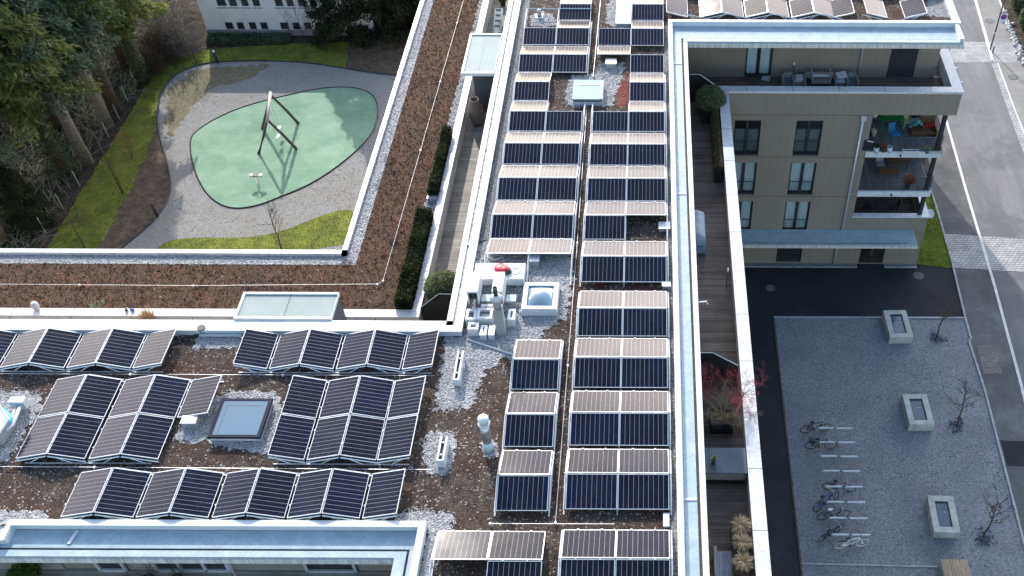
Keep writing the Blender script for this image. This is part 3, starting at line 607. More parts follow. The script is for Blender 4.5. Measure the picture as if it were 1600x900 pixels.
# upstands with white capping
up = MB(); up.box(XE-.05, XE+.15, 6, 47.05, 0, .25); up.box(XE+.15, 16.1, 46.88, 47.05, -.06, .25); up.box(16.1, 16.3, 45.4, 62, -.28, .25)
up.box(XW-.25, XW, 25.2, 62, -.06, .25); up.box(-60, XW, 24.95, 25.2, -.06, .25); up.box(-20.3, XW-.02, 16.64, 16.8, -.06, .25); up.box(XW-.22, XW-.02, 6, 16.64, -.06, .25); up.box(-20.46, -20.3, 16.1, 16.8, -.06, .25); up.box(-60, -20.46, 16.1, 16.26, -.06, .25)
part('roof_upstand', up, plain('pale_sheet_metal', (.60, .66, .70), .45, .1, .1, 1), bld)
uc = MB(); uc.box(XE-.08, XE+.12, 6, 47.08, .25, .3); uc.box(XE+.12, 16.05, 46.85, 47.08, .25, .3); uc.box(16.05, 16.42, 46.85, 62, .25, .3)
uc.box(XW-.28, XW+.03, 25.23, 62, .25, .3); uc.box(-60, XW+.03, 24.92, 25.23, .25, .3); uc.box(-20.33, XW-.02, 16.61, 16.83, .25, .3); uc.box(XW-.25, XW-.02, 6, 16.61, .25, .3); uc.box(-20.49, -20.33, 16.07, 16.83, .25, .3); uc.box(-60, -20.49, 16.07, 16.29, .25, .3)
part('upstand_cap', uc, M_white, bld)
# attic windows and details, east wing north-of-terrace wall at Y=47.9
AY = 47.9
cw0, cw1 = atY(1166, 90, AY)[0], atY(1207, 90, AY)[0]
f = MB(); f.box(cw0, cw1, AY-.06, AY-.002, -3.8, -3.6); f.box(cw0, cw0+.06, AY-.06, AY-.002, -3.6, -.5); f.box(cw1-.16, cw1, AY-.06, AY-.002, -3.6, -.5); xm = (cw0+cw1)/2-.05; f.box(xm-.1, xm+.1, AY-.06, AY-.002, -3.6, -.5)
wd = part('terrace_window', f, M_dark, bld)
for xa, xb in ((cw0+.06, xm-.1), (xm+.1, cw1-.16)):
    c = MB(); vs = []; n = 30
    for i in range(n+1): xx = xa+(xb-xa)*i/n; vs += [(xx, AY-.04+.02*math.sin(i*1.7), -3.55+.05*math.sin(i*.7)), (xx, AY-.04+.02*math.sin(i*1.7), -.5)]
    c.add(vs, [(2*i, 2*i+2, 2*i+3, 2*i+1) for i in range(n)]); part('curtain', c, M_curtain, wd, True)
part('pane', MB().box(cw0+.06, cw1-.16, AY-.075, AY-.07, -3.6, -.5), M_glass, wd)
s0, s1 = atY(1391, 90, AY)[0], atY(1433, 90, AY)[0]; f = MB(); f.box(s0, s1, AY-.03, AY-.002, -3.8, -.5)
sh = part('roller_shutter', f, M_dark, bld); f = MB()
for i in range(40): f.obox(((s0+s1)/2, AY-.05, -3.75+i*.08), (s1-s0)-.1, .05, .012, 0, .5)
part('slat', f, M_rail, sh)
part('downpipe', MB().tube([(atY(1350, 68, AY-.1)[0], AY-.1, -.3), (atY(1350, 68, AY-.1)[0], AY-.1, -3.8)], .05, 8), M_alu, bld, True)
# wall behind lower-left terrace, Y=17.35
for xa, xb, nm, m in ((-17.3, -14.7, 'terrace_window', M_glassd), (-12.0, -10.3, 'terrace_window', M_glassd), (-19.3, -18.4, 'terrace_window', M_glassd)):
    f = part(nm, MB().box(xa, xb, 17.28, 17.345, -3.8, -.6), m, bld); fr = MB(); n = 3 if xb-xa > 2 else 1
    for i in range(n+1): xx = xa+(xb-xa)*i/n; fr.box(xx-.05, xx+.05, 17.2, 17.28, -3.8, -.6)
    fr.box(xa, xb, 17.2, 17.275, -3.84, -3.72); part('frame', fr, M_alu, f)
part('terrace_wall_panel', MB().box(-60, -20.6, 17.3, 17.34, -3.84, -.5).box(-14.6, -12.1, 17.3, 17.34, -3.84, -.5).box(-10.2, -7, 17.3, 17.34, -3.84, -.5).box(-18.3, -17.4, 17.3, 17.34, -3.84, -.5), plain('terrace_render', (.26, .24, .21), .8, 0, .12, 1), bld)
# stair canopies
for x0, x1, y0, y1 in ((-9.45, -7.78, 42.25, 45.9), (-15.95, -12.2, 25.7, 27.1)):
    part('canopy_box', MB().box(x0+.08, x1-.02, y0+(2.3 if y0 > 40 else .08), y1-.05, TER, 0.02), plain('blue_grey_panel', (.07, .085, .11), .5, 0, .15, 2), bld)
    part('canopy_roof', MB().box(x0+.1, x1-.02, y0+.1, y1-.1, -.05 if y0 > 40 else .02, .07), plain('pale_roof_sheet', (.26, .32, .31), .7, 0, .12, .7), bld)
    part('canopy_rim', MB().box(x0, x0+.1, y0, y1, -.06, .13).box(x0+.1, x1, y0, y0+.1, -.06, .13).box(x0+.1, x1, y1-.1, y1, -.06, .13).box(x1-.02, x1+.0, y0+.1, y1-.1, -.02, .13), M_white, bld)
    xm = (x0+x1)/2; part('canopy_seam', MB().box(xm-.012, xm+.012, y0+.1, y1-.1, .07, .08), M_rail, bld)
# capping joints of the long light parapet
j = MB()
for i in range(14): j.box(3.68, 4.23, 8+i*2.6, 8.02+i*2.6, CAP, CAP+.003)
for i in range(5): j.box(5.2+i*2.5, 5.22+i*2.5, FY-.07, FY+.45, CAP+.002, CAP+.006)
for i in range(10): j.box(-10.16, -9.79, 30.5+i*3.1, 30.52+i*3.1, CAP, CAP+.003)
for i in range(14): j.box(-45+i*2.55, -44.98+i*2.55, 28.54, 28.99, CAP+.002, CAP+.006)
part('capping_joint', j, M_rail, bld)
j = MB()
for i in range(14): j.box(-45.5+i*2.6, -45.48+i*2.6, 28.592, 28.6, -3.8, CAP-.05)
part('panel_joint', j, M_rail, bld)
# roof-edge brackets over the flashing
for x0_, y0_ in ((1.35, 43.3), (1.35, 33.2), (1.35, 17.8)):
    part('roof_edge_clip', MB().box(XE+.15, 1.58, y0_, y0_+.09, 0, .03), M_white, bld)
part('roof_edge_clip', MB().box(-7.6, -7.38, 29.9, 30.0, -.01, .07), M_white, bld); part('roof_edge_clip', MB().box(-15.2, -15.1, 25.2, 25.45, -.01, .07), M_white, bld)
part('roof_edge_clip', MB().obox((-18.35, 16.35, 0.01), .1, .5, .03, -.2), M_alu, bld)
# white outlet pipes on east parapet corner
part('overflow_pipe', MB().tube([(17.0, 48.0, -3.3), (17.25, 48.0, -3.3), (17.3, 48.0, -3.6)], .09, 8).tube([(17.0, 46.6, -3.3), (17.25, 46.6, -3.3), (17.3, 46.6, -3.6)], .09, 8), M_white, bld, True)

# ================================================================== ROOF SURFACES
patches = [
  ('around the square skylight', pxg([(884,142),(895,118),(935,115),(940,98),(975,98),(972,125),(962,140),(958,166),(885,166)], 0), .12),
  ('around the domed rooflight', [(XW+.03, 30.2), (-3.3, 29.4), (-3.05, 28.2), (-3.2, 25.9), (-4.0, 25.3), (-4.4, 24.2), (-5.2, 23.9), (-6.0, 23.4), (-6.3, 21.6), (-7.6, 21.4), (-7.7, 24.9), (XW+.03, 24.95)], .14),
  ('along the roof edge behind the chimney', [(XW+.03, 30.2), (XW+.5, 30.2), (XW+.5, 62), (XW+.03, 62)], .04),
  ('beside the glass walk-on skylight', pxg([(268,690),(285,665),(305,640),(330,622),(365,612),(428,612),(448,640),(430,690),(420,708),(345,700),(330,690)], 0), .12),
  ('around the box vent', pxg([(662,690),(668,676),(690,672),(712,680),(710,712),(698,742),(670,742),(660,715)], 0), .1),
  ('around the blue pipe', pxg([(-60,615),(30,612),(62,616),(62,640),(35,680),(12,720),(-60,730)], 0), .12),
  ('along the bottom roof edge', [(-60, 16.83), (-19.2, 16.83), (-19.6, 17.3), (-60, 17.6)], .08),
  ('in the corner above the lower terrace', [(-8.2, 17.3), (-7.3, 17.4), (-6.3, 17.2), (-6.75, 15.5), (-6.7, 6), (XW+.0, 6), (XW+.0, 16.83), (-8.2, 16.83)], .08),
  ('around the steel vent pipe', pxg([(752,690),(765,684),(778,698),(780,712),(760,716),(750,706)], 0), .08),
  ('inside the empty panel frame', pxg([(830,24),(846,18),(862,22),(872,38),(862,41),(829,41)], 0), .1),
  ('by the white roof hatch', pxg([(948,38),(950,4),(965,-6),(1000,-2),(996,44)], 0), .15),
  ('along the long light upstand', [(XE-.32, 6), (XE-.05, 6), (XE-.05, 47), (XE-.32, 47)], .03),
  ('at the north east roof corner', pxg([(1446,26),(1450,-20),(1480,-20),(1490,26)], 0), .15),
  ('under the bare panel gap', [(-17.1, 24.3), (-15.4, 24.3), (-15.4, 24.92), (-17.1, 24.92)], .08)]
for wh, poly, amp in patches:
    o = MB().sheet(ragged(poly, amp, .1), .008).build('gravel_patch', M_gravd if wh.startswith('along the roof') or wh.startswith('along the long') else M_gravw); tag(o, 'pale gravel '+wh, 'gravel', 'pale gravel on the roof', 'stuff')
P = np.concatenate([sample(ragged(p, .2, .2), 60 if _.startswith('along the roof') or _.startswith('along the long') else 220) for _, p, q_ in patches]+[sample([(-7.1, 6), (XE, 6), (XE, 47), (-7.1, 47)], 5), sample([(-30, 16.8), (-7, 16.8), (-7, 24.9), (-30, 24.9)], 5)])
V, F = stones(np.c_[P, np.full(len(P), .015)], RNG.uniform(.018, .042, len(P))); tag(raw_mesh('loose_roof_stones', V, F, M_stone), 'pale pebbles scattered over the main roof', 'gravel', kind='stuff')
# sedum roof gravel margin
gm = [(-13.72, 32.4), (-13.72, 62), (-13.2, 62), (-13.2, 31.85), (-60, 31.85), (-60, 32.4)]
tag(MB().sheet(gm, -3.07+.012).build('gravel_strip', M_gravw), 'pale gravel strip along the white edge of the sedum roof', 'gravel', kind='stuff')
gm2 = [(-10.1, 40.6), (-10.6, 40.6), (-10.5, 48), (-10.35, 62), (-10.1, 62)]; gm3 = [(-10.1, 35), (-10.8, 35.2), (-10.75, 36.4), (-10.1, 36.5)]
tag(MB().sheet(ragged(gm2, .08, .15), -3.07+.012).sheet(ragged(gm3, .08, .15), -3.07+.012).build('gravel_strip', M_gravw), 'pale gravel strip by the white walkway parapet and hedge', 'gravel', kind='stuff')
P = np.concatenate([sample(ragged(gm, .1, .3), 110), sample(gm2, 110), sample(gm3, 110)]); V, F = stones(np.c_[P, np.full(len(P), -3.05)], RNG.uniform(.02, .05, len(P))); tag(raw_mesh('loose_edge_stones', V, F, M_stone), 'loose pale pebbles in the gravel strips of the sedum roof', 'gravel', kind='stuff')
sed = [(-13.2, 31.85), (-13.2, 62), (-9.9, 62), (-9.9, 29.05), (-40, 29.05), (-40, 31.85)]
P = sample(sed, 60); tag(tufts(P, -3.07, .085, M_tuft, 'sedum_tufts', 1.0), 'red brown sedum carpet on the lower roof', 'sedum', kind='stuff')
P = sample([(-7, 6), (XE-.3, 6), (XE-.3, 47), (-7, 47)], 12); P2 = sample([(-30, 17.5), (-7, 17.5), (-7, 24.3), (-30, 24.3)], 12); tag(tufts(np.concatenate([P, P2]), 0, .06, M_tuftg, 'roof_plants', 1.0), 'sparse dry plants growing on the brown roof soil', 'plants', kind='stuff')
# dry pale clumps on the sedum roof, red clumps
def clump(c, r, h, m, label, cat='clump', n=260, group=None):
    an = RNG.uniform(0, 6.28, n); rr = r*np.sqrt(RNG.uniform(0, 1, n)); P = np.c_[c[0]+rr*np.cos(an), c[1]+rr*np.sin(an), c[2]+RNG.uniform(0, .3, n)*h]
    D = np.c_[np.cos(an)*.8, np.sin(an)*.8, RNG.uniform(.2, 1.2, n)]; V, F = quads(P+unit(D)*h*.3, D, RNG.uniform(.5, 1.1, n)*h, RNG.uniform(.2, .4, n)*h*.35)
    o = raw_mesh('sedum_clump', V, F, m); return tag(o, label, cat, group)
for x, y, r, lab in ((652,128,.35,'pale dry clump on the sedum roof nearest the canopy box'), (648,245,.42,'large pale dry clump beside the conductor wire on the sedum roof'), (612,268,.4,'pale dry clump on the sedum roof by the gravel strip'), (600,290,.5,'lowest and widest pale dry clump left of the conductor wire'), (542,411,.2,'small round pale clump near the inner gravel corner'), (614,378,.18,'small greenish clump right of the inner corner'), (610,250,.3,'pale dry clump above the widest one on the sedum roof')):
    clump(at(x, y, -3.06), r, .11, M_tuftg, lab)
for x, y, z, r, lab in ((822,556,0,.14,'red sedum clump above the lower single panel column'), (936,447,0,.16,'red sedum clump in the gap between upper and lower panel blocks'), (1000,453,0,.2,'wide red sedum clump right in the gap between panel blocks'), (928,145,0,.01,''), (627,417,-3.06,.2,'bright red sedum clump beside the dark hedge'), (600,400,-3.06,.12,'bright red sedum clump left of the conductor wire')):
    if lab: clump(at(x, y, z), r, .08, M_moss, lab)
tag(MB().sheet(ragged(pxg([(962,166),(965,125),(985,112),(986,166)], 0), .1, .1), .006).build('red_sedum_patch', sedum('red_roof_sedum', [(.3, (.1, .04, .035)), (.5, (.2, .07, .06)), (.7, (.3, .12, .1))], .03, (.22, .05, .06))), 'red sedum patch right of the square skylight', 'sedum', kind='stuff')

# ================================================================== SOLAR PANELS
PL, PW = 1.68, 1.19; TILT = math.atan2(.3, 1.17)
def make_panel():
    r = thing('solar_panel', '', 'solar panel'); t = .021; h = .035
    f = MB(); L, W = PL/2, PW/2
    f.box(-L, L, -W, -W+t, -h, 0).box(-L, L, W-t, W, -h, 0).box(-L, -L+t, -W+t, W-t, -h, 0).box(L-t, L, -W+t, W-t, -h, 0); fo = f.build('frame', M_alu, r)
    g = MB(); g.add([(-L+t, -W+t, -.008), (L-t, -W+t, -.008), (L-t, W-t, -.008), (-L+t, W-t, -.008), (-L+t, -W+t, -.03), (L-t, -W+t, -.03), (L-t, W-t, -.03), (-L+t, W-t, -.03)], [(0, 1, 2, 3), (7, 6, 5, 4)])
    o = g.build('cell_face', M_pv, r); uvl = o.data.uv_layers.new(name='UVMap')
    for i, (u, v) in enumerate([(0, 0), (1, 0), (1, 1), (0, 1), (0, 0), (1, 0), (1, 1), (0, 1)]): uvl.data[i].uv = (u, v)
    for x in (-L+.04, L-.04): MB().box(x-.02, x+.02, -W+.02, W-.02, -.075, -h-.001).build('mounting_rail', M_white, r)
    for x in (-L*.45, L*.45): MB().box(x-.03, x+.03, W-.02, W+.035, -.01, .012).build('clamp', M_white, r)
    return r
proto = make_panel(); used = []
zr, zv = .5, .2
def panel(x, y, rot, tilt, label, group, dz=0):
    o = proto if not used else copy_tree(proto); used.append(1)
    o.location = (x, y, (zr+zv)/2+dz); o.rotation_euler = (Matrix.Rotation(rot, 4, 'Z') @ Matrix.Rotation(tilt, 4, 'X')).to_euler()
    o['label'] = label; o['group'] = group; return o
# long columns: ridges run in X.  S face (camera side) tilt +, N face tilt -
gA, gB = 'solar panels in the left column of the strip roof', 'solar panels in the right column of the strip roof'
XB = (-1.87, -.17); XA = (-5.75, -4.04); XA1 = (-4.12,)
D = .60
def pair(xs, yr, n, s, col, row, where):
    names = ('left', 'right') if len(xs) == 2 else ('single',)
    for k, x in enumerate(xs):
        nn = {'left': 'left one', 'right': 'right one', 'single': 'single one'}[names[k]]
        if n[k]: panel(x, yr+D, 0, -TILT, f'light far-tilted solar panel, {nn}, {where}, {col} column', gA if col[0] == 'l' else gB)
        if s[k]: panel(x, yr-D, 0, TILT, f'dark near-tilted solar panel, {nn}, {where}, {col} column', gA if col[0] == 'l' else gB)
ridB = [(48.30,(0,1),(0,1)), (45.87,(0,1),(1,1)), (43.42,(1,0),(0,1)), (41.01,(0,1),(0,1)), (38.61,(0,1),(1,1)), (36.14,(1,1),(1,1)), (33.72,(1,1),(1,1)), (31.30,(1,1),(1,0)), (28.84,(1,1),(1,1)), (25.99,(1,1),(1,1)), (23.53,(1,1),(1,1)), (21.02,(1,1),(1,1)), (18.52,(1,1),(1,1)), (15.42,(1,1),(1,1))]
for i, (y, n, s) in enumerate(ridB): pair(XB, y, n, s, 'right', i, f'{ROWNUM[i]} ridge from the top')
ridA = [(48.30,(0,1),(0,1)), (45.90,(0,1),(1,1)), (43.42,(1,1),(1,1)), (41.02,(1,0),(1,0)), (38.61,(1,0),(1,1)), (36.18,(1,1),(1,1)), (33.74,(1,1),(1,1)), (31.33,(1,1),(1,1)), (28.95,(1,1),(0,0))]
for i, (y, n, s) in enumerate(ridA): pair(XA, y, n, s, 'left', i, f'{ROWNUM[i]} ridge from the top')
for i, y in enumerate((23.43, 20.95, 18.45)): pair(XA1, y, (1,), (1,), 'left lower', i, f'{ROWNUM[i]} ridge from the top')
pair((-5.83, -4.12), 15.35, (1, 1), (0, 1), 'left lower', 3, 'fourth ridge from the top')
# left wing: ridges run in Y.  W faces light, E faces dark
gW = 'solar panels on the left wing roof'
def wing(xr, yc, wset, rowname, k):
    if 'W' in wset: panel(xr-.595, yc, math.pi/2, -TILT, f'grey left-tilted solar panel, {rowname}, at the {ROWNUM[k]} ridge from the left', gW)
    if 'E' in wset: panel(xr+.595, yc, math.pi/2, TILT, f'dark right-tilted solar panel, {rowname}, at the {ROWNUM[k]} ridge from the left', gW)
for k, (xr, st) in enumerate(((-24.97,'WE'), (-22.54,'WE'), (-20.11,'WE'), (-17.70,'W'), (-15.13,'E'), (-12.71,'WE'), (-10.27,'WE'), (-7.86,'W'))): wing(xr, 24.0, st, 'top row', k)
for k, (xr, st) in enumerate(((-20.21,'WE'), (-17.74,'WE'), (-15.33,'W'), (-12.81,'E'), (-10.38,'WE'), (-8.0,'W'))):
    wing(xr, 21.78, st, 'upper half of middle block', k)
    if xr != -15.33: wing(xr, 20.05, st, 'lower half of middle block', k)
for k, (xr, st) in enumerate(((-17.77,'WE'), (-15.35,'WE'), (-12.90,'WE'), (-10.48,'WE'), (-8.05,'W'))): wing(xr, 17.82, st, 'bottom row', k)
# north east wing
gN = 'solar panels on the north east roof'
for k, (px_, st) in enumerate(((1041, 'E'), (1129, 'WE'), (1201, 'WE'), (1274, 'WE'))):
    xr = at(px_, 26, .5)[0]
    for c in st: panel(xr+(-.595 if c == 'W' else .595), 48.35, math.pi/2, -TILT if c == 'W' else TILT, f'{"left" if c == "W" else "right"}-tilted solar panel at the {ROWNUM[k]} ridge of the north east roof', gN)
for px_, c, lab in ((1307, 'E', 'lone blue-grey solar panel after the last full ridge, north east roof'), (1356, 'E', 'lone pale solar panel between two soil gaps, north east roof'), (1452, 'W', 'rightmost dark solar panel on the north east roof')):
    xr = at(px_, 26, .5)[0]
    if px_ == 1307: xr += .45; panel(xr, 48.35, math.pi/2, -TILT, lab, gN); continue
    panel(xr+(-.595 if c == 'W' else .595), 48.35, math.pi/2, -TILT if c == 'W' else TILT, lab, gN)
for k in range(6):
    xr = 2.6+k*2.45
    for c in (-1, 1): panel(xr+c*.595, 50.6, math.pi/2, TILT*c, f'{"left" if c < 0 else "right"}-tilted solar panel at the {ROWNUM[k]} ridge of the hindmost row, north east roof', gN)
# mounting rails (base channels with upright posts) of each block
def rail(pts_list, label, posts=()):
    b = MB()
    for (x0, y0, z0), (x1, y1, z1) in pts_list: b.tube([(x0, y0, z0), (x1, y1, z1)], .03, 4)
    return tag(b.build('panel_rack', M_white), label, 'panel rack')
def zigY(x, ridges, label, gap=1.2):
    b = MB()
    for y in ridges:
        b.tube([(x, y-1.19, .12), (x, y-.03, .42)], .028, 4); b.tube([(x, y+1.19, .12), (x, y+.03, .42)], .028, 4)
        b.tube([(x, y, .02), (x, y, .42)], .02, 4); b.tube([(x, y-.75, .02), (x, y-.1, .38)], .018, 4)
    ys = sorted(ridges); b.box(x-.02, x+.02, ys[0]-1.27, ys[-1]+1.27, .01, .04)
    return tag(b.build('panel_rack', M_white), label, 'panel rack')
zigY(.73, [r[0] for r in ridB[9:13]], 'white mounting frame along the right side of the right column, lower block')
zigY(.73, [r[0] for r in ridB[3:9]], 'white mounting frame along the right side of the right column, upper block')
zigY(-2.76, [r[0] for r in ridB[9:13]], 'white mounting frame along the left side of the right column, lower block')
zigY(-2.76, [r[0] for r in ridB[4:9]], 'white mounting frame along the left side of the right column, upper block')
zigY(-1.02, [r[0] for r in ridB[9:13]], 'white mounting frame between the two rows of the right column, lower block')
zigY(-1.02, [r[0] for r in ridB[4:9]], 'white mounting frame between the two rows of the right column, upper block')
zigY(.73, [15.42], 'white mounting frame right of the bottommost pair, right column'); zigY(-2.76, [15.42], 'white mounting frame left of the bottommost pair, right column')
zigY(-3.14, [r[0] for r in ridA[4:9]], 'white mounting frame along the right side of the left column, upper block')
zigY(-6.63, [r[0] for r in ridA[3:9]], 'white mounting frame along the left side of the left column, upper block')
zigY(-4.89, [r[0] for r in ridA[4:9]], 'white mounting frame between the two rows of the left column, upper block')
zigY(-3.24, [23.43, 20.95, 18.45], 'white mounting frame right of the single lower panel column'); zigY(-5.0, [23.43, 20.95, 18.45], 'white mounting frame left of the single lower panel column')
zigY(-6.72, [15.35], 'white mounting frame left of the bottom pair in the lower left column')
zigY(-3.14, [45.9, 43.42], 'white mounting frame right of the topmost left column panels')
rail([((-6.63, 46.1, .3), (-6.63, 47.9, .42)), ((-4.92, 46.1, .3), (-4.92, 47.9, .42)), ((-6.63, 47.9, .42), (-3.2, 47.9, .42)), ((-6.63, 46.1, .3), (-4.92, 46.1, .3))], 'empty white mounting frame around a small vent at the top')
def zigX(y, ridges, label):
    b = MB()
    for x, st in ridges:
        if 'W' in st: b.tube([(x-1.19, y, .12), (x-.03, y, .42)], .028, 4); b.tube([(x-.72, y, .03), (x-.3, y, .33)], .02, 4)
        if 'E' in st: b.tube([(x+1.19, y, .12), (x+.03, y, .42)], .028, 4); b.tube([(x+.72, y, .03), (x+.3, y, .33)], .02, 4)
    xs = [r[0] for r in ridges]; b.box(xs[0]-(.9 if 'W' in ridges[0][1] else -.1), xs[-1]+(.9 if 'E' in ridges[-1][1] else -.1), y-.02, y+.02, .01, .04)
    return tag(b.build('panel_rack', M_alu), label, 'panel rack')
E1 = [(-24.97,'WE'), (-22.54,'WE'), (-20.11,'WE'), (-17.70,'W')]; E2 = [(-15.13,'E'), (-12.71,'WE'), (-10.27,'WE'), (-7.86,'W')]
zigX(23.12, E1, 'metal frame under the front of the top row, left block'); zigX(24.9, E1, 'metal frame under the back of the top row, left block')
zigX(23.12, E2, 'metal frame under the front of the top row, right block'); zigX(24.9, E2, 'metal frame under the back of the top row, right block')
E3 = [(-20.21,'WE'), (-17.74,'WE'), (-15.33,'W')]; E4 = [(-12.81,'E'), (-10.38,'WE'), (-8.0,'W')]
zigX(22.67, E3, 'metal frame under the back of the middle block, left of the skylight'); zigX(19.15, E3[:2], 'metal frame under the front of the middle block, left of the skylight')
zigX(22.67, E4, 'metal frame under the back of the middle block, right of the skylight'); zigX(19.15, E4, 'metal frame under the front of the middle block, right of the skylight')
E5 = [(-17.77,'WE'), (-15.35,'WE'), (-12.90,'WE'), (-10.48,'WE'), (-8.05,'W')]
zigX(16.93, E5, 'metal frame under the front of the bottom row'); zigX(18.7, E5, 'metal frame under the back of the bottom row')
zigX(47.45, [(2.85-1.1,'E'), (4.15,'WE'), (6.6,'WE'), (9.1,'WE'), (11.2,'E'), (14.6,'W')], 'metal frame under the front of the north east row')
# lightning conductor wires
def wire(pts, label, r=.009, clamp=True):
    b = MB(); b.tube(pts, r, 5); o = b.build('conductor_wire', M_alu); tag(o, label, 'lightning conductor')
    if clamp:
        for p, q in zip(pts, pts[1:]):
            L = (Vector(q)-Vector(p)).length; n = max(1, int(L/5))
            for i in range(n): m_ = Vector(p).lerp(Vector(q), i/n); MB().obox((m_.x, m_.y, m_.z-.05), .08, .08, .07).build('clamp', M_white, o)
    return o
wire([(-30, 30.45, -2.95), (-20, 30.42, -2.97), (-11.95, 30.55, -2.95), (-11.75, 30.75, -2.95), (-11.6, 40, -2.96), (-11.4, 52, -2.95), (-11.3, 60, -2.95)], 'thin pale conductor wire turning the corner on the sedum roof')
wire([(-30, 22.95, .1), (-7.8, 22.95, .1)], 'thin conductor wire below the top row on the left wing')
wire([(-30, 18.98, .1), (-7.3, 18.9, .1)], 'thin conductor wire above the bottom row on the left wing')
wire([(-5.1, 16.86, .1), (-1.1, 16.86, .1)], 'short conductor wire crossing above the bottommost panels')
wire([(-3.0, 16.9, .1), (-3.0, 30, .1), (-3.05, 39.3, .1)], 'long conductor wire running up between the two panel columns')
wire([(-2.85, 42.1, .1), (-2.75, 50, .1), (-2.7, 60, .1)], 'conductor wire above the square skylight')
# ================================================================== ROOF FURNITURE
t = thing('glass_skylight', 'large flat blue glass skylight on the left wing in pale gravel', 'skylight', (-14.25, 20.9, 0))
part('kerb', MB().box(-15.1, -13.38, 20.1, 21.68, 0, .2), M_white, t); part('frame', MB().box(-15.14, -15.02, 20.05, 21.72, .2, .3).box(-13.46, -13.34, 20.05, 21.72, .2, .3).box(-15.02, -13.46, 20.05, 20.15, .2, .3).box(-15.02, -13.46, 21.62, 21.72, .2, .3), plain('navy_frame', (.012, .016, .035), .6, 0, .1, 3, .1), t)
part('glass', MB().box(-15.02, -13.46, 20.15, 21.62, .22, .285), M_sky1, t); part('inner_line', MB().box(-14.86, -13.6, 21.4, 21.42, .285, .289).box(-14.86, -14.84, 20.2, 21.4, .285, .289), M_rail, t)
t = thing('square_skylight', 'square pale blue skylight with curved top high on the strip roof', 'skylight', (-3.0, 40.6, 0))
part('kerb', MB().box(-3.72, -2.32, 39.75, 41.35, 0, .22), M_white, t)
m = MB(); n = 8; vs = []
for i in range(n+1):
    y = 39.75+1.6*i/n
    for x in (-3.75, -2.3): vs.append((x, y, .30+.0*i))
m = MB().box(-3.76, -2.28, 39.78, 41.38, .26, .34); part('cover', m, M_sky2, t); part('shadow_gap', MB().box(-3.70, -2.34, 39.74, 41.3, .22, .26), M_dark, t)
part('cover_rib', MB().box(-2.42, -2.36, 39.8, 41.2, .34, .37).box(-3.6, -2.4, 40.95, 40.99, .34, .36), M_white, t)
t = thing('domed_rooflight', 'white framed rooflight with a bubble dome beside the chimney', 'rooflight', (-4.24, 26.75, 0))
part('base', MB().box(-4.95, -3.55, 26.0, 27.5, 0, .25), M_white, t, bevel=.02); fr = MB().box(-4.93, -3.57, 26.04, 26.2, .25, .36).box(-4.93, -3.57, 27.3, 27.48, .25, .36).box(-4.93, -4.75, 26.2, 27.3, .25, .36).box(-3.75, -3.57, 26.2, 27.3, .25, .36); part('frame', fr, M_cap, t)
m = MB(); n = 14
for i in range(n+1):
    for j in range(n+1):
        u, v = i/n*2-1, j/n*2-1; m.v.append((-4.25+u*.5, 26.75+v*.55, .28+.2*(1-u**2)*(1-v**2)))
m.f = [(i*(n+1)+j, (i+1)*(n+1)+j, (i+1)*(n+1)+j+1, i*(n+1)+j+1) for i in range(n) for j in range(n)]; part('dome', m, M_dome, t, True)
b_ = MB()
for i in range(6):
    for y in (26.1, 27.4): b_.box(-4.8+i*.22, -4.77+i*.22, y, y+.03, .36, .375)
part('bolt', b_, M_rail, t)
# chimney
t = thing('chimney', 'tall grey steel chimney with pipe and round collar', 'chimney', (-5.62, 25.1, 0))
part('shaft', MB().box(-5.78, -5.44, 24.93, 25.27, 0, 1.45), plain('dull_zinc', (.30, .31, .33), .6, .1, .1, 3), t, bevel=.01); part('neck', MB().lathe((-5.61, 25.1, 1.45), [(.15, 0), (.15, .5)], 16), MATS['dull_zinc'], t, True)
part('collar', MB().lathe((-5.61, 25.1, 1.95), [(.12, .12), (.23, 0), (.25, .0), (.13, .16)], 20), M_white, t, True); part('pipe', MB().lathe((-5.61, 25.1, 2.05), [(.085, 0), (.085, .45), (.06, .45), (.06, .3)], 14), M_dark, t, True)
part('joint', MB().box(-5.79, -5.43, 24.92, 25.28, .62, .65), M_galv, t)
t = thing('vent_pipe', 'round steel vent pipe with a white cap on the lower strip roof', 'vent pipe', (-5.49, 19.8, 0))
part('foot', MB().lathe((-5.49, 19.8, 0), [(.185, 0), (.175, .5)], 18), M_pvc, t, True); part('tube', MB().lathe((-5.49, 19.8, .5), [(.165, 0), (.165, .95)], 18), M_steelpipe, t, True)
part('ring', MB().lathe((-5.49, 19.8, 1.42), [(.17, 0), (.205, .03), (.205, .08), (.17, .1)], 18), M_white, t, True); part('cap', MB().lathe((-5.49, 19.8, 1.52), [(.16, 0), (.16, .12), (.19, .14), (.18, .26), (.02, .3)], 18), M_white, t, True)
def box_vent(x, y, L, label, w_=.26, h=.42, dots=2):
    t = thing('box_vent', label, 'roof vent', (x, y, 0)); w2 = w_/2
    part('hood_side', MB().box(x-w2, x-w2+.07, y-L/2, y+L/2, 0, h).box(x+w2-.07, x+w2, y-L/2, y+L/2, 0, h).box(x-w2+.07, x+w2-.07, y-L/2, y-L/2+.05, 0, h), M_white, t); part('slot', MB().box(x-w2+.07, x+w2-.07, y-L/2+.05, y+L/2, 0, h-.1), M_dark, t)
    k = MB()
    for i in range(dots): k.lathe((x, y-L/4+i*L/2, h-.1), [(.045, 0), (.045, .08)], 8)
    part('fixing', k, M_chain, t, True)
box_vent(-7.0, 19.55, 1.0, 'small open white box vent left of the steel vent pipe'); box_vent(-6.95, 23.2, 1.35, 'long slim white box vent below the chimney group', .24, .4)
t = thing('vent_hood', 'small bright steel hood inside the empty frame at the top', 'roof vent', at(843, 26, 0)); x, y, _ = at(843, 26, 0)
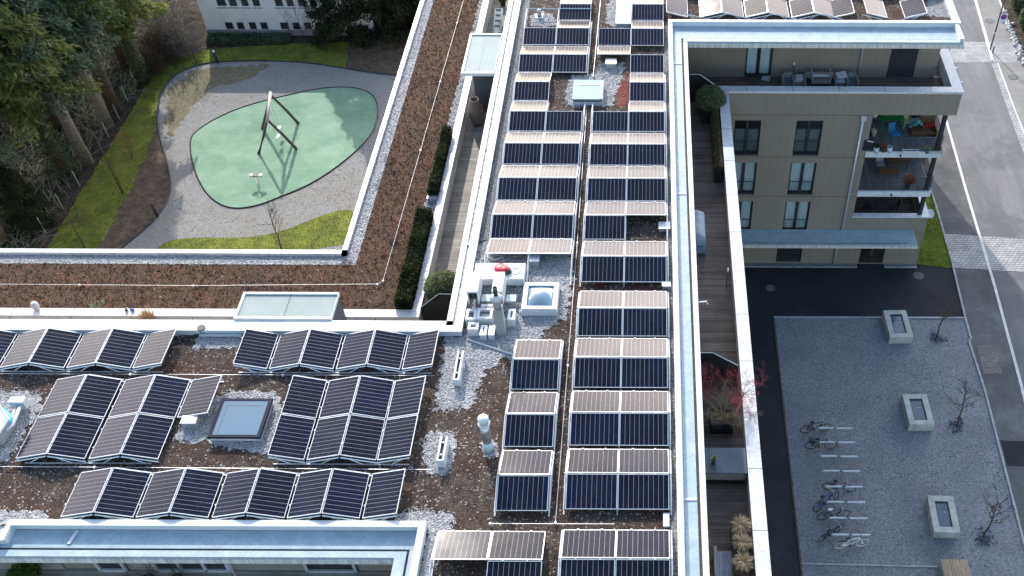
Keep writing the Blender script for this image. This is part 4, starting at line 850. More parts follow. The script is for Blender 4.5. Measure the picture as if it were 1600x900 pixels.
part('body', MB().lathe((x, y, 0), [(.13, 0), (.13, .35), (.1, .42), (.02, .45)], 12), M_steelpipe, t, True); part('foot', MB().box(x-.2, x+.2, y-.25, y+.25, 0, .06), M_white, t)
x0, y0, _ = at(964, 38, .35); t = thing('roof_hatch', 'tall white roof hatch box at the top of the strip roof', 'roof hatch', (-1.5, 47, 0))
xa, xb = at(963, 36, .4)[0], at(985, 36, .4)[0]; ya, yb = at(970, 36, .4)[1], at(970, 0, .4)[1]; part('box', MB().box(xa, xb, ya, yb, 0, .34), M_alu, t); part('lid', MB().box(xa-.04, xb+.04, ya-.04, yb+.04, .34, .4), M_white, t, bevel=.01)
# grey drain boxes
def dbox(px_, py_, label, w_=.42, l_=.35, h=.3, m=M_galv):
    x, y, _ = at(px_, py_, 0); t = thing('roof_drain_box', label, 'junction box', (x, y, 0)); part('box', MB().box(x-w_/2, x+w_/2, y-l_/2, y+l_/2, 0, h), m, t, bevel=.012); part('lid', MB().box(x-w_/2-.02, x+w_/2+.02, y-l_/2-.02, y+l_/2+.02, h, h+.025), M_alu, t); return t
dbox(835, 412, 'grey box under the bottom edge of the upper left panel block'); dbox(955, 104, 'white box in the gravel above the square skylight', .5, .45); dbox(1041, 450, 'small grey box by the gap between right column blocks', .3, .2, .2)
dbox(1038, 358, 'grey box next to the missing panel of the right column', .45, .4, .2); dbox(300, 664, 'round-ended metal box under the lone half row beside the glass skylight', .5, .3); dbox(722, 575, 'small pale box beside the top row right end', .2, .2, .15, M_white)
dbox(1041, 815, 'white flat box in gravel at the lower right of the right column', .16, .45, .1, M_white)
x, y, _ = at(45, 815, 0); tag(MB().obox((x, y, .01), .3, .16, .05).build('roof_outlet', M_dark), 'small dark roof outlet in gravel by the lower left parapet', 'drain')
x, y, _ = at(1043, 361, 0); tag(MB().obox((x, y, .01), .2, .16, .06, .1).build('roof_outlet', M_dark), 'small black roof outlet beside the grey box, right column', 'drain')
x, y, _ = at(312, 527, 0); t = thing('vent_cowl', 'short dark vent cowl in gravel between the top row blocks', 'roof vent', (x, y+.2, 0)); part('stub', MB().lathe((x+.1, y+.2, 0), [(.12, 0), (.12, .3), (.09, .3), (.09, .2)], 12), M_galv, t, True); part('cap', MB().lathe((x+.1, y+.2, .3), [(.15, 0), (.15, .04)], 12), M_dark, t)
part('outlet', MB().box(x-.25, x-.02, y+.05, y+.3, 0, .06), M_dark, t)
tag(MB().box(-17.0, -15.4, 24.83, 24.9, .05, .12).build('support_bar', M_white), 'white bar along the upstand between the top row blocks', 'bar')
# equipment group
t = thing('ventilation_unit', 'flat white ventilation unit with two round ports beside the hoods', 'ventilation unit', (-5.95, 28, 0))
part('casing', MB().box(-6.95, -4.95, 27.5, 28.4, .12, .5), M_white, t, bevel=.03); part('foot', MB().box(-6.9, -6.6, 27.55, 28.3, 0, .12).box(-5.3, -5.0, 27.55, 28.3, 0, .12), M_galv, t)
for x in (-6.1, -5.3): part('port', MB().tube([(x+.17*math.cos(k*.5236), 27.95+.17*math.sin(k*.5236), .51) for k in range(12)], .018, 5, True), M_alu, t, True)
t = thing('cable_reel', 'red and black cable reel lying on the white ventilation unit', 'cable reel', (-5.85, 27.98, .5))
part('coil', MB().lathe((-5.93, 28.05, .5), [(.2, 0), (.24, .04), (.24, .1), (.1, .13)], 14), M_red, t, True); part('drum', MB().lathe((-5.68, 27.9, .5), [(.2, 0), (.22, .05), (.2, .12), (.05, .14)], 14), M_dark, t, True); part('flange', MB().lathe((-5.74, 27.94, .63), [(.17, 0), (.17, .04), (.03, .06)], 14), M_red, t, True)
def hood(x0, x1, y0, y1, h, label):
    t = thing('duct_hood', label, 'duct hood', ((x0+x1)/2, (y0+y1)/2, 0)); part('casing', MB().box(x0, x1, y0, y1, h-.1, h).box(x0, x0+.04, y0, y1, .35, h-.1).box(x1-.04, x1, y0, y1, .35, h-.1).box(x0+.04, x1-.04, y1-.05, y1, .35, h-.1), M_white, t)
    for lx, ly in ((x0+.04, y0+.05), (x1-.04, y0+.05), (x0+.04, y1-.05), (x1-.04, y1-.05)): part('leg', MB().tube([(lx, ly, 0), (lx, ly, .35)], .03, 6), M_steelpipe, t)
    part('grille', MB().box(x0+.05, x0+.09, y0+.1, y0+.13, .45, h-.1).box((x0+x1)/2, (x0+x1)/2+.03, y0+.1, y0+.13, .45, h-.1).box(x0+.05, x1-.05, y0+.2, y0+.22, .45, h-.1), M_dark, t)
    part('tray', MB().box(x1+.02, x1+.42, y0+.25, y0+.6, .18, .25), M_pvc, t)
hood(-6.98, -6.56, 26.3, 27.35, 1.05, 'left of the two tall white duct hoods by the strip edge'); hood(-6.02, -5.62, 26.3, 27.35, 1.05, 'right tall white duct hood directly behind the chimney pipe')
tag(MB().box(-6.5, -6.05, 26.2, 26.32, .2, .32).build('cross_bar', M_white), 'white bar joining the two duct hoods', 'bar')
def curb_box(x0, x1, y0, y1, h, label, m=M_white, hole=M_sky1):
    t = thing('vent_box', label, 'vent box', ((x0+x1)/2, (y0+y1)/2, 0)); a_ = .1; f = MB().box(x0, x0+a_, y0, y1, 0, h).box(x1-a_, x1, y0, y1, 0, h).box(x0+a_, x1-a_, y0, y0+a_, 0, h).box(x0+a_, x1-a_, y1-a_, y1, 0, h); part('casing', f, m, t); part('opening', MB().box(x0+a_, x1-a_, y0+a_, y1-a_, 0, h-.12), hole, t)
curb_box(-7.0, -6.6, 25.45, 26.0, .4, 'leftmost open white box in front of the duct hoods'); curb_box(-6.57, -5.98, 25.45, 26.0, .45, 'square open white box in front of the duct hoods, second from left'); curb_box(-5.4, -5.12, 25.45, 26.0, .4, 'narrow open white box right of the chimney')
curb_box(-6.85, -6.45, 24.95, 25.3, .4, 'small open white box with dark top, front left of the chimney group', M_white, M_dark); curb_box(-6.38, -6.13, 24.75, 25.25, .3, 'narrow glazed box left of the chimney foot', M_alu, M_sky2); curb_box(-6.06, -5.83, 24.75, 25.25, .3, 'narrow glazed box touching the chimney foot', M_alu, M_sky2)
m = MB()
for k in range(5): m.tube([(-6.5+.2*k, 26.05, .05), (-6.3+.2*k, 26.15+.05*(k % 2), .09), (-6.0+.15*k, 26.02, .05)], .02, 5)
tag(m.build('black_hoses', M_rubber), 'tangled black hoses lying between the white boxes and hoods', 'hoses')
m = MB(); m.tube([(-4.95+.2*math.cos(k*.4), 26.3+.2*math.sin(k*.4), .03) for k in range(16)], .012, 5, True)
tag(m.build('cable_loop', M_rubber), 'loop of black cable on the gravel right of the chimney', 'cable')
m = MB(); m.tube([(-6.9, 29.0, .04), (-6.7, 29.2, .06), (-6.3, 29.05, .04), (-6.0, 29.2, .05)], .02, 5).tube([(-6.95+.1*math.cos(k*.6), 28.85+.1*math.sin(k*.6), .05) for k in range(10)], .03, 5, True)
tag(m.build('cable_end', M_cap), 'pale cable end with ring on gravel above the white unit', 'cable')
p, q = at(731, 530, .05), at(802, 554, .05); tag(MB().tube([p, q], .04, 4).build('cable_duct', M_alu), 'slanting pale cable duct from the chimney group to the single column', 'cable duct')
# blue pipe thing at the left frame edge
t = thing('pipe_outlet', 'white angled pipes with a bright blue hose at the left edge', 'pipes', (-21.8, 21.1, 0))
part('hood', MB().box(*sorted((at(14, 625, .5)[0], at(37, 625, .5)[0])), 21.35, 21.6, .1, .5), M_white, t)
pa = [at(34, 628, .35), at(20, 664, .35), at(12, 672, .35), at(0, 668, .35)]; part('pipe', MB().tube(pa, .06, 8).tube([(p_[0]-.14, p_[1]-.02, .33) for p_ in pa], .05, 8), M_white, t, True)
pb = [at(4, 640, .4), at(14, 650, .4), at(16, 660, .4), at(6, 668, .35)]; part('hose', MB().tube(pb, .09, 8), M_bluec, t, True)
t = thing('air_cooler', 'grey angled box cut by the left edge of the photo', 'equipment box', (-23.2, 20.6, 0)); pc = [at(-45, 650, .6)[:2], at(-5, 628, .6)[:2], at(13, 655, .6)[:2], at(-5, 682, .6)[:2], at(-45, 690, .6)[:2]]
part('casing', MB().prism(pc, .1, .6), M_galv, t); part('trim', MB().tube([(p_[0], p_[1], .6) for p_ in pc[1:4]], .04, 4), M_white, t)

# ================================================================== TERRACES: PLANTS AND FURNITURE
def ball(c, r, sq, n, m, nm, label, leaf=.075, cat='shrub', core=M_boxd, root=None):
    t = root or thing(nm, label, cat, (c[0], c[1], c[2]-r*sq)); D = unit(RNG.normal(size=(n, 3))); bump_ = 1+.05*np.sin(D[:, 0]*9+D[:, 2]*7)+RNG.normal(size=n)*.035
    P = D*(r*bump_)[:, None]*np.array([1, 1, sq]); V, F = quads(P+np.array([c[0], c[1], c[2]])-np.array(t.location), D+RNG.normal(size=(n, 3))*.8, RNG.uniform(.6, 1.3, n)*leaf, RNG.uniform(.6, 1.2, n)*leaf*.8)
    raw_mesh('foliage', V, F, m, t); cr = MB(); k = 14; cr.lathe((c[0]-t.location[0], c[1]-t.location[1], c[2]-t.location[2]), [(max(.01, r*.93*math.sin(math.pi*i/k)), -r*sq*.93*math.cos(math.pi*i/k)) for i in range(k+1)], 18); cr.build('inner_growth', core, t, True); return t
def planter(x0, x1, y0, y1, z0, z1, t, m=M_screen):
    part('planter_box', MB().box(x0, x1, y0, y0+.04, z0, z1).box(x0, x1, y1-.04, y1, z0, z1).box(x0, x0+.04, y0+.04, y1-.04, z0, z1).box(x1-.04, x1, y0+.04, y1-.04, z0, z1), m, t); part('soil', MB().box(x0+.04, x1-.04, y0+.04, y1-.04, z0, z1-.06), M_mulch, t)
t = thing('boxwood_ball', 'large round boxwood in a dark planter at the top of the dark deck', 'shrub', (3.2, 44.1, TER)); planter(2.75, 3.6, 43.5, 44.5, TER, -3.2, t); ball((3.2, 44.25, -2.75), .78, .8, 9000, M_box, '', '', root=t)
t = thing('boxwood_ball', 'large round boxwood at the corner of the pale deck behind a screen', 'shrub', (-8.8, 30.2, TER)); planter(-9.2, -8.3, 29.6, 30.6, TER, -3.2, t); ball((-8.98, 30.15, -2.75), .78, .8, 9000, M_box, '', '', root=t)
def hedge(x0, x1, y0, y1, z0, z1, m, n, t, leaf=.07, core=M_yew):
    P = np.c_[RNG.uniform(x0, x1, n), RNG.uniform(y0, y1, n), RNG.uniform(z0, z1, n)]; side = RNG.integers(0, 6, n)
    P[side < 3, 2] = z1+RNG.normal(size=(side < 3).sum())*.03; P[side == 3, 0] = x1; P[side == 4, 0] = x0; P[side == 5, 1] = y0
    P += RNG.normal(size=P.shape)*.035; P[:, 2] += .06*np.sin(P[:, 1]*3.1)*(P[:, 2] > z1-.1); V, F = quads(P-np.array(t.location), RNG.normal(size=(n, 3))+np.array([0, 0, .6]), RNG.uniform(.6, 1.4, n)*leaf, RNG.uniform(.5, 1, n)*leaf)
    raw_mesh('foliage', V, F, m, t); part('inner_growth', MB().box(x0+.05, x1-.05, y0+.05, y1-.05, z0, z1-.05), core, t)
t = thing('planter_hedge', 'narrow brownish hedge in a long dark planter beside the east parapet', 'hedge', (3.42, 41.5, TER)); planter(3.2, 3.58, 38.6, 43.4, TER, -3.15, t); hedge(3.23, 3.56, 38.7, 43.3, -3.2, -2.85, M_hedge, 9000, t, .06, M_hedge)
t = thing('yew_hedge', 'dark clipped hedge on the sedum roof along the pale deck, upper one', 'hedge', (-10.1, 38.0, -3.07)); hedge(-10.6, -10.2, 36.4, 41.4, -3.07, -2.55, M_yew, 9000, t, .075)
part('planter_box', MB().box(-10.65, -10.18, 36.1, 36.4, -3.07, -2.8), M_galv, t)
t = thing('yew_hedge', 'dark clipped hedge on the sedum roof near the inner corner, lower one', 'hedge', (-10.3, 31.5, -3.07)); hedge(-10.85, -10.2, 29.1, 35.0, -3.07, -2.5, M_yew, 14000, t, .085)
# privacy screens
def screen(x0, x1, y, z0, zt, zl, xk, label, hi_left=True):
    t = thing('privacy_screen', label, 'screen', (x0, y, z0)); pts = [(x0, z0), (x1, z0), (x1, zl), (xk, zt), (x0, zt)] if hi_left else [(x0, z0), (x1, z0), (x1, zt), (xk, zt), (x0, zl)]
    m = MB(); n = 5; m.add([(x, y-.03, z) for x, z in pts]+[(x, y+.03, z) for x, z in pts], [tuple(range(n)), tuple(range(2*n-1, n-1, -1))]+[(i, i+n, (i+1) % n+n, (i+1) % n) for i in range(n)]); part('panel', m, M_screen, t)
    e_ = pts[2:] if hi_left else pts[2:]; part('edge_trim', MB().tube([(x, y, z+.01) for x, z in e_], .022, 4), M_alu, t); part('joint', MB().box((x0+x1)/2+.2, (x0+x1)/2+.215, y-.034, y-.03, z0, zt-.02), M_dark, t)
screen(-9.8, -7.2, 29.05, TER, -2.0, -2.85, -8.9, 'black privacy screen with a cut corner closing the pale deck', False)
screen(XE, 3.63, 26.0, TER, -2.15, -2.95, 2.55, 'dark privacy screen with a cut corner behind the red-twigged shrub')
screen(XE, 3.6, 45.5, TER, -2.1, -2.85, 2.65, 'dark privacy screen behind the round boxwood')
# pot
t = thing('wicker_vase', 'tall woven floor vase standing in the shaded end of the deck', 'vase', (-9.22, 43.4, TER)); pr = [(.26, 0), (.36, .35), (.42, .8), (.38, 1.2), (.27, 1.55), (.25, 1.6), (.2, 1.58), (.22, 1.3)]
part('body', MB().lathe((-9.22, 43.4, TER), pr, 24), plain('woven_rattan', (.23, .17, .14), .8, 0, .3, 22, .2, .6), t, True)
# ladder/table items at the top of the pale deck
t = thing('plastic_lounger', 'folded pale plastic step piece leaning on the parapet at the top', 'lounger', (-8.9, 47.5, TER)); x0, y0, z0 = at(776, 48, TER+.2); m = MB(); m.obox((x0, y0+.9, TER+.25), .5, 1.9, .08, 0, .35); part('panel', m, M_pvc, t); m = MB()
for k in range(4): m.obox((x0, y0+.35+k*.38, TER+.17+.13*k+.12), .3, .12, .05, 0, .35)
part('slot', m, M_dark, t); part('leg', MB().tube([(x0-.35, y0+.0, TER+.03), (x0+.45, y0+.05, TER+.03)], .04, 6), M_dark, t)
t = thing('potted_plant', 'small yellow green potted plant at the top of the pale deck', 'plant', (-8.3, 50, TER)); x0, y0, z0 = at(786, 8, TER); part('pot', MB().lathe((x0, y0, TER), [(.15, 0), (.2, .3), (.17, .3)], 12), M_dark, t, True); ball((x0, y0, TER+.45), .28, .6, 500, M_herb, '', '', .1, root=t, core=M_herb)
# grill under cover
t = thing('covered_grill', 'barbecue under a blue grey cover against the terrace wall', 'covered grill', (2.2, 34.6, TER)); m = MB(); x0, x1 = 1.75, 2.62; y0, y1 = 33.45, 35.25
prof = [(0, 0), (.02, .9), (.12, 1.12), (.55, 1.18), (.88, 1.05), (.95, .75), (1.0, 0)]; n = 12
for i in range(n+1):
    for a_, h_ in prof:
        yy = y0+(y1-y0)*i/n; s_ = 1-.06*math.cos(i*math.pi*2/n)*.5; m.v.append((x0+(x1-x0)*a_*(1+.02*math.sin(i*2.2)), yy, TER+.04+h_*(1+.02*math.sin(i*1.7+a_*3))*(.94 if i in (0, n) else 1)))
k = len(prof); m.f = [(i*k+j, (i+1)*k+j, (i+1)*k+j+1, i*k+j+1) for i in range(n) for j in range(k-1)]+[tuple(range(k)), tuple(n*k+j for j in range(k-1, -1, -1))]; part('cover', m, M_cover, t, True); part('seam', MB().box(x0+.1, x1-.1, y0-.01, y0+.005, TER+.5, TER+.52), M_rail, t)
# terrace lamp
t = thing('garden_torch', 'thin standing garden torch with white head on the dark deck', 'torch', (3.45, 31.2, TER)); part('pole', MB().tube([(3.45, 31.2, TER), (3.45, 31.2, TER+1.15)], .02, 6), M_dark, t); part('head', MB().lathe((3.45, 31.2, TER+1.1), [(.03, 0), (.05, .2), (.02, .24)], 8), M_white, t)
tag(MB().tube([(1.88, 26.9, -.15), (2.25, 26.9, -.1), (2.28, 26.85, -.2)], .035, 6).build('wall_lamp', M_white), 'small white lamp sticking out from the roof rim over the deck', 'lamp')
# red twigged shrub in planter
def twigs(t, base, n, L, spread, m, r0=.012, levels=2, seed=1, nm='twigs', up=.8):
    rr = random.Random(seed); b = MB()
    def grow(p, d, l, r, lv):
        pts = [p]; q = p
        for k in range(3): d = (d+Vector((rr.gauss(0, .16), rr.gauss(0, .16), rr.gauss(0, .08)))).normalized(); q = q+d*l/3; pts.append(q)
        b.tube(pts, [r, r*.8, r*.6, r*.4], 3, cap=False)
        if lv > 0:
            for k in range(4):
                i = rr.choice((1, 2, 3)); dd = (d+Vector((rr.gauss(0, .6), rr.gauss(0, .6), rr.gauss(.1, .4)))).normalized(); grow(pts[i], dd, l*rr.uniform(.45, .7), r*.55, lv-1)
    for i in range(n):
        an = rr.uniform(0, 6.283); d = Vector((math.cos(an)*spread, math.sin(an)*spread, up*rr.uniform(.5, 1.2))).normalized(); grow(Vector(base), d, L*rr.uniform(.6, 1.1), r0, levels)
    return part(nm, b, m, t)
t = thing('red_twigged_shrub', 'bare red-twigged shrub in a dark planter spilling over the parapet', 'shrub', (2.85, 23.8, TER)); planter(2.4, 3.3, 23.25, 24.05, TER, -3.2, t)
twigs(t, (2.85, 23.7, -3.2), 16, .95, .9, M_oliv, .018, 3, 3, 'branches'); twigs(t, (3.7, 24.2, -2.5), 16, .8, 1.5, M_redtwig, .013, 3, 4, 'twig_tips'); twigs(t, (2.4, 24.6, -2.7), 13, .75, 1.4, M_redtwig, .012, 3, 5, 'twig_tips')
# storage bench across deck with plant
t = thing('storage_bench', 'blue grey metal topped bench box spanning the dark deck', 'bench', (2.7, 21.4, TER)); part('top', MB().box(XE+.1, 3.66, 20.82, 21.95, -2.98, -2.92), plain('blue_grey_metal', (.085, .105, .14), .35, .3, .3, 1.2), t); part('front', MB().box(XE+.1, 3.62, 20.9, 20.95, -3.5, -2.98), M_teak if False else M_deckl, t); part('body', MB().box(XE+.1, 3.62, 20.95, 21.9, TER, -2.98), M_screen, t)
x, y, z = at(1115, 722, -2.92); t = thing('potted_succulent', 'small potted succulent on the blue grey bench top', 'plant', (x, y, -2.92)); part('pot', MB().lathe((x, y, -2.92), [(.07, 0), (.1, .14), (.08, .14)], 12), M_dark, t, True); n = 40
an = RNG.uniform(0, 6.28, n); D = np.c_[np.cos(an), np.sin(an), RNG.uniform(.3, 2, n)]; V, F = quads(unit(D)*.11+np.array([0, 0, .15]), D, np.full(n, .22), np.full(n, .06)); raw_mesh('leaves', V, F, M_agave, t)
# grass planter
t = thing('grass_planter', 'dark planter with three dry straw grasses beside the sofas', 'planter', (3.3, 17.7, TER)); planter(2.98, 3.58, 16.75, 18.95, TER, -3.35, t)
for yy in (18.7, 18.0, 17.25):
    n = 420; an = RNG.uniform(0, 6.28, n); rr = RNG.uniform(.1, 1, n); L = RNG.uniform(.35, .62, n)
    p0 = np.c_[np.full(n, 3.3), np.full(n, yy), np.full(n, -3.3)]; d1 = unit(np.c_[np.cos(an)*rr*.7, np.sin(an)*rr*.7, np.ones(n)]); d2 = unit(np.c_[np.cos(an)*rr*1.6, np.sin(an)*rr*1.6, np.full(n, .1)])
    V1, F1 = quads(p0+d1*(L*.3)[:, None], d1, L*.6, np.full(n, .02)); V2, F2 = quads(p0+d1*(L*.6)[:, None]+d2*(L*.22)[:, None], d2, L*.5, np.full(n, .03))
    raw_mesh('grass_tuft', np.r_[V1, V2]-np.array(t.location), np.r_[F1, F2+len(V1)], M_straw, t)
for yy in (18.35, 17.6): part('lantern', MB().lathe((3.1, yy, -3.36), [(.07, 0), (.08, .12), (.04, .16)], 10), M_white, t, True)
def sofa(x0, x1, y0, y1, label, m, cm, back='far', hb=.75, hs=.4, arms=True, nm='wicker_sofa', z=TER, cat='sofa'):
    t = thing(nm, label, cat, ((x0+x1)/2, (y0+y1)/2, z)); b = MB().box(x0, x1, y0, y1, z, z+hs-.1); a_ = .12
    part('base', b, m, t, bevel=.01); part('seat_cushion', MB().box(x0+a_, x1-a_, y0+.05, y1-a_, z+hs-.1, z+hs+.02), cm, t, bevel=.03)
    part('backrest', MB().box(x0+a_, x1-a_, y1-a_, y1, z+hs-.1, z+hb) if back == 'far' else (MB().box(x0, x0+a_, y0, y1, z+hs-.1, z+hb) if back == 'left' else MB().box(x0+a_, x1-a_, y0, y0+a_, z+hs-.1, z+hb)), m, t, bevel=.01)
    if arms:
        for xa in (x0, x1-a_): part('armrest', MB().box(xa, xa+a_, y0, y1, z+hs-.1, z+hs+.2), m, t, bevel=.01)
    return t
stripe = planks('striped_fabric', (.20, .23, .28), (.32, .35, .40), .1, 0)
t = sofa(2.3, 3.05, 16.25, 18.0, 'grey striped daybed with its back to the wall on the dark deck', M_wickg, stripe, 'left', .6, .35, False, 'daybed', cat='daybed'); part('end_board', MB().box(2.3, 3.05, 16.12, 16.25, TER, TER+.55), M_galv, t)
t = thing('low_table', 'grey slatted low table in front of the straw grasses', 'table', (3.3, 16.3, TER)); part('top', MB().box(3.0, 3.6, 15.75, 16.6, TER+.34, TER+.4), stripe, t); part('leg', MB().box(3.03, 3.09, 15.8, 15.86, TER, TER+.34), M_galv, t); part('leg', MB().box(3.5, 3.56, 15.8, 15.86, TER, TER+.34), M_galv, t)
sofa(2.75, 3.6, 14.6, 15.5, 'dark armchair cut by the bottom edge on the dark deck', M_wickg, stripe, 'far', .7, .35, True, 'armchair', cat='armchair')
# north terrace furniture
fz = TER
def fx(px_, py_=115): return at(px_, py_, fz)[0]
Yb, Yf = 47.35, 46.5
sofa(fx(1217), fx(1236), Yf, Yb, 'wicker armchair with a blue seat pad, left end of the terrace group', M_wickg, M_cushd, nm='armchair', cat='armchair'); sofa(fx(1315), fx(1334), Yf, Yb, 'wicker armchair at the right end of the terrace group', M_wickg, M_cushd, nm='armchair', cat='armchair')
t = sofa(fx(1250), fx(1300), Yf, Yb, 'wide wicker sofa in the middle of the terrace group', M_wickg, M_screen)
t = thing('side_table', 'wicker side table topped with pale cushions left of the sofa', 'table', (fx(1243), 46.9, fz)); part('body', MB().box(fx(1237), fx(1249.5), 46.75, 47.3, fz, fz+.4), M_wickg, t); 
t2 = thing('seat_cushions', 'pale seat cushions stacked left of the sofa', 'cushions', (fx(1243), 47.0, fz+.4)); part('cushion', MB().box(fx(1236.3), fx(1250), 46.8, 47.35, fz+.41, fz+.53), M_cush, t2, bevel=.03); part('cushion', MB().box(fx(1238), fx(1249), 46.78, 47.3, fz+.53, fz+.62), M_cush, t2, bevel=.03)
t = thing('side_table', 'wicker side table topped with tilted cushions right of the sofa', 'table', (fx(1307), 46.9, fz)); part('body', MB().box(fx(1301.5), fx(1313), 46.75, 47.3, fz, fz+.4), M_wickg, t)
t2 = thing('seat_cushions', 'pale cushions lying askew right of the sofa', 'cushions', (fx(1307), 47.0, fz+.4)); part('cushion', MB().obox((fx(1307), 46.95, fz+.41), .5, .5, .1), M_cush, t2, bevel=.03); part('cushion', MB().obox((fx(1308), 47.15, fz+.62), .62, .45, .1, .3, .25), M_cush, t2, bevel=.03)
t = thing('upturned_bench', 'upturned pale bench with legs up lying on the sofa', 'bench', (fx(1276), 46.9, fz+.42)); part('seat', MB().box(fx(1262), fx(1291), 46.65, 47.1, fz+.43, fz+.48), M_wickg, t); part('cushion', MB().box(fx(1263), fx(1290), 47.08, 47.16, fz+.55, fz+.72), M_cush, t, bevel=.02)
for xx in (fx(1262), fx(1290)): part('leg', MB().box(xx-.03, xx+.03, 46.65, 46.72, fz+.48, fz+1.15), M_wickg, t); part('leg', MB().box(xx-.03, xx+.03, 47.18, 47.24, fz+.48, fz+1.05), M_wickg, t)
x, y, _ = at(1197, 121, fz+.05); tag(MB().obox((x, y, fz), .48, .6, .12, -.25).build('floor_cushion', M_cush, bevel=.03), 'pale square cushion on the floor before the curtained door', 'cushion')
x, y, _ = at(1235, 100, fz+.9); t = thing('garden_torch', 'thin stake lamp with white head behind the left terrace armchair', 'torch', (fx(1236), 47.6, fz)); part('pole', MB().tube([(fx(1236), 47.6, fz), (fx(1236), 47.6, fz+1.0)], .02, 6), M_dark, t); part('head', MB().lathe((fx(1236), 47.6, fz+1.0), [(.04, 0), (.07, .1), (.03, .16)], 8), M_white, t)
# parapet odds on the west wing
x, y, z = at(58, 483, CAP); tag(MB().lathe((x, y, CAP), [(.1, 0), (.15, .12), (.15, .3), (.1, .4)], 12).build('stone_vase', M_cap, smooth=True), 'pale stone vase standing on the white parapet', 'vase')
for px_, rz_, lb in ((198, .5, 'left shoe of the dark pair on the white parapet'), (207, .9, 'right blue-rimmed shoe of the dark pair on the white parapet')):
    x, y, z = at(px_, 485, CAP); t = thing('shoe', lb, 'shoe', (x, y, CAP), 'pair of shoes on the parapet'); t.rotation_euler = (0, 0, rz_)
    MB().obox((0, 0, 0), .11, .3, .03).build('sole', M_white, t); m = MB(); m.lathe((0, -.06, .03), [(.055, 0), (.06, .05), (.045, .1)], 10).lathe((0, .06, .03), [(.05, 0), (.045, .05), (.01, .07)], 10); m.build('upper', M_dark if 'left' in lb else M_bblue, t, True)
x, y, z = at(240, 497, -3.2); t = thing('dry_grass', 'dry straw grass in a pot behind the white parapet', 'plant', (x, 28.3, TER)); n = 500; an = RNG.uniform(0, 6.28, n); rr = RNG.uniform(.1, 1, n); D = unit(np.c_[np.cos(an)*rr*.6, np.sin(an)*rr*.6, np.ones(n)]); L = RNG.uniform(.6, 1.1, n)
V, F = quads(np.array([0, 0, .5])+D*(L*.5)[:, None], D, L, np.full(n, .035)); raw_mesh('blades', V, F, M_straw, t); part('pot', MB().lathe((x, 28.3, TER), [(.2, 0), (.28, .5), (.24, .5)], 14), M_dark, t, True)
clump((*at(152, 478, -3.05)[:2], -3.05), .28, .16, M_agave, 'small pale flowering clump beside the white parapet', n=160)
# lower left terrace plants and furniture
for px_, lb in ((230, 'bare twiggy potted shrub on the lower left terrace, left one'), (275, 'bare twiggy potted shrub on the lower left terrace, right one')):
    x, y, z = at(px_, 905, TER+.4); t = thing('potted_shrub', lb, 'shrub', (x, y, TER)); part('pot', MB().lathe((x, y, TER), [(.18, 0), (.25, .4), (.2, .4)], 12), M_dark, t, True); twigs(t, (x, y, TER+.4), 7, .9, .5, M_twig, .012, 2, px_)
x, y, z = at(352, 895, TER+1.2); t = thing('folded_parasol', 'folded pale lilac parasol tied up on the lower left terrace', 'parasol', (x, 16.9, TER)); part('pole', MB().tube([(x, 16.9, TER), (x, 16.9, TER+2.2)], .025, 6), M_alu, t); part('cloth', MB().lathe((x, 16.9, TER+.9), [(.13, 0), (.15, .2), (.07, .6), (.12, .9), (.03, 1.25)], 10), plain('lilac_cloth', (.42, .40, .5), .9, 0, .15, 5), t)
x, y, z = at(40, 903, TER+.3); t = thing('leafy_plant', 'green leafy plant at the lower left terrace edge', 'plant', (x, y, TER)); ball((x, y, TER+.5), .5, .6, 900, M_herb, '', '', .16, root=t, core=M_herb)

# ================================================================== BALCONIES' THINGS
z1, z2, z3 = -7.0, -9.95, -12.9
def on(px_, py_, z): return at(px_, py_, z)
def table(c, sx, sy, h, label, m, nm='table', leg=None, rz=0, cat='table'):
    t = thing(nm, label, cat, c, None, rz); MB().box(-sx/2, sx/2, -sy/2, sy/2, h-.04, h).build('top', m, t, bevel=.005)
    for x in (-1, 1):
        for y in (-1, 1): MB().box(x*(sx/2-.05)-.025, x*(sx/2-.05)+.025, y*(sy/2-.05)-.025, y*(sy/2-.05)+.025, 0, h-.04).build('leg', leg or m, t)
    return t
def chair(c, label, m, cm, rz=0, s=.5, nm='chair', recl=.25):
    t = thing(nm, label, 'chair', c, None, rz); MB().box(-s/2, s/2, -s/2, s/2, .38, .42).build('seat', cm, t)
    b = MB()
    for k in range(5): b.obox((-s/2+.05+k*(s-.1)/4, s/2+.02, .42), .07, .025, .5, 0, -recl)
    b.build('backrest', cm, t)
    for x in (-1, 1):
        for y in (-1, 1): MB().tube([(x*(s/2-.03), y*(s/2-.03), .38), (x*(s/2+.03), y*(s/2+.05), 0)], .018, 5).build('leg', m, t)
        MB().tube([(x*s/2, -s/2, .62), (x*s/2, s/2, .62)], .02, 5).build('armrest', m, t)
    return t
c = on(1391, 197, z1); table(c, 1.35, .75, .72, 'green table with watering can at the back of the upper balcony', M_green)
x, y = on(1382, 194, z1)[:2]; t = thing('watering_can', 'mint green watering can standing on the green table', 'watering can', (x, y+.05, z1+.72)); MB().lathe((0, 0, 0), [(.12, 0), (.15, .1), (.13, .25), (.08, .27)], 14).build('body', M_mint, t, True); MB().tube([(.1, 0, .08), (.28, 0, .22), (.36, 0, .27)], [.03, .02, .035], 7).build('spout', M_mint, t); MB().tube([(-.1, 0, .05), (-.2, 0, .2), (-.05, 0, .33), (.05, 0, .27)], .018, 6).build('handle', M_mint, t)
chair(on(1415, 198, z1), 'pale metal chair right of the green table', M_alu, M_fawn, .2, .42); chair(on(1396, 217, z1), 'blue slatted chair in the middle of the upper balcony', M_blue, M_blue, .5, .5)
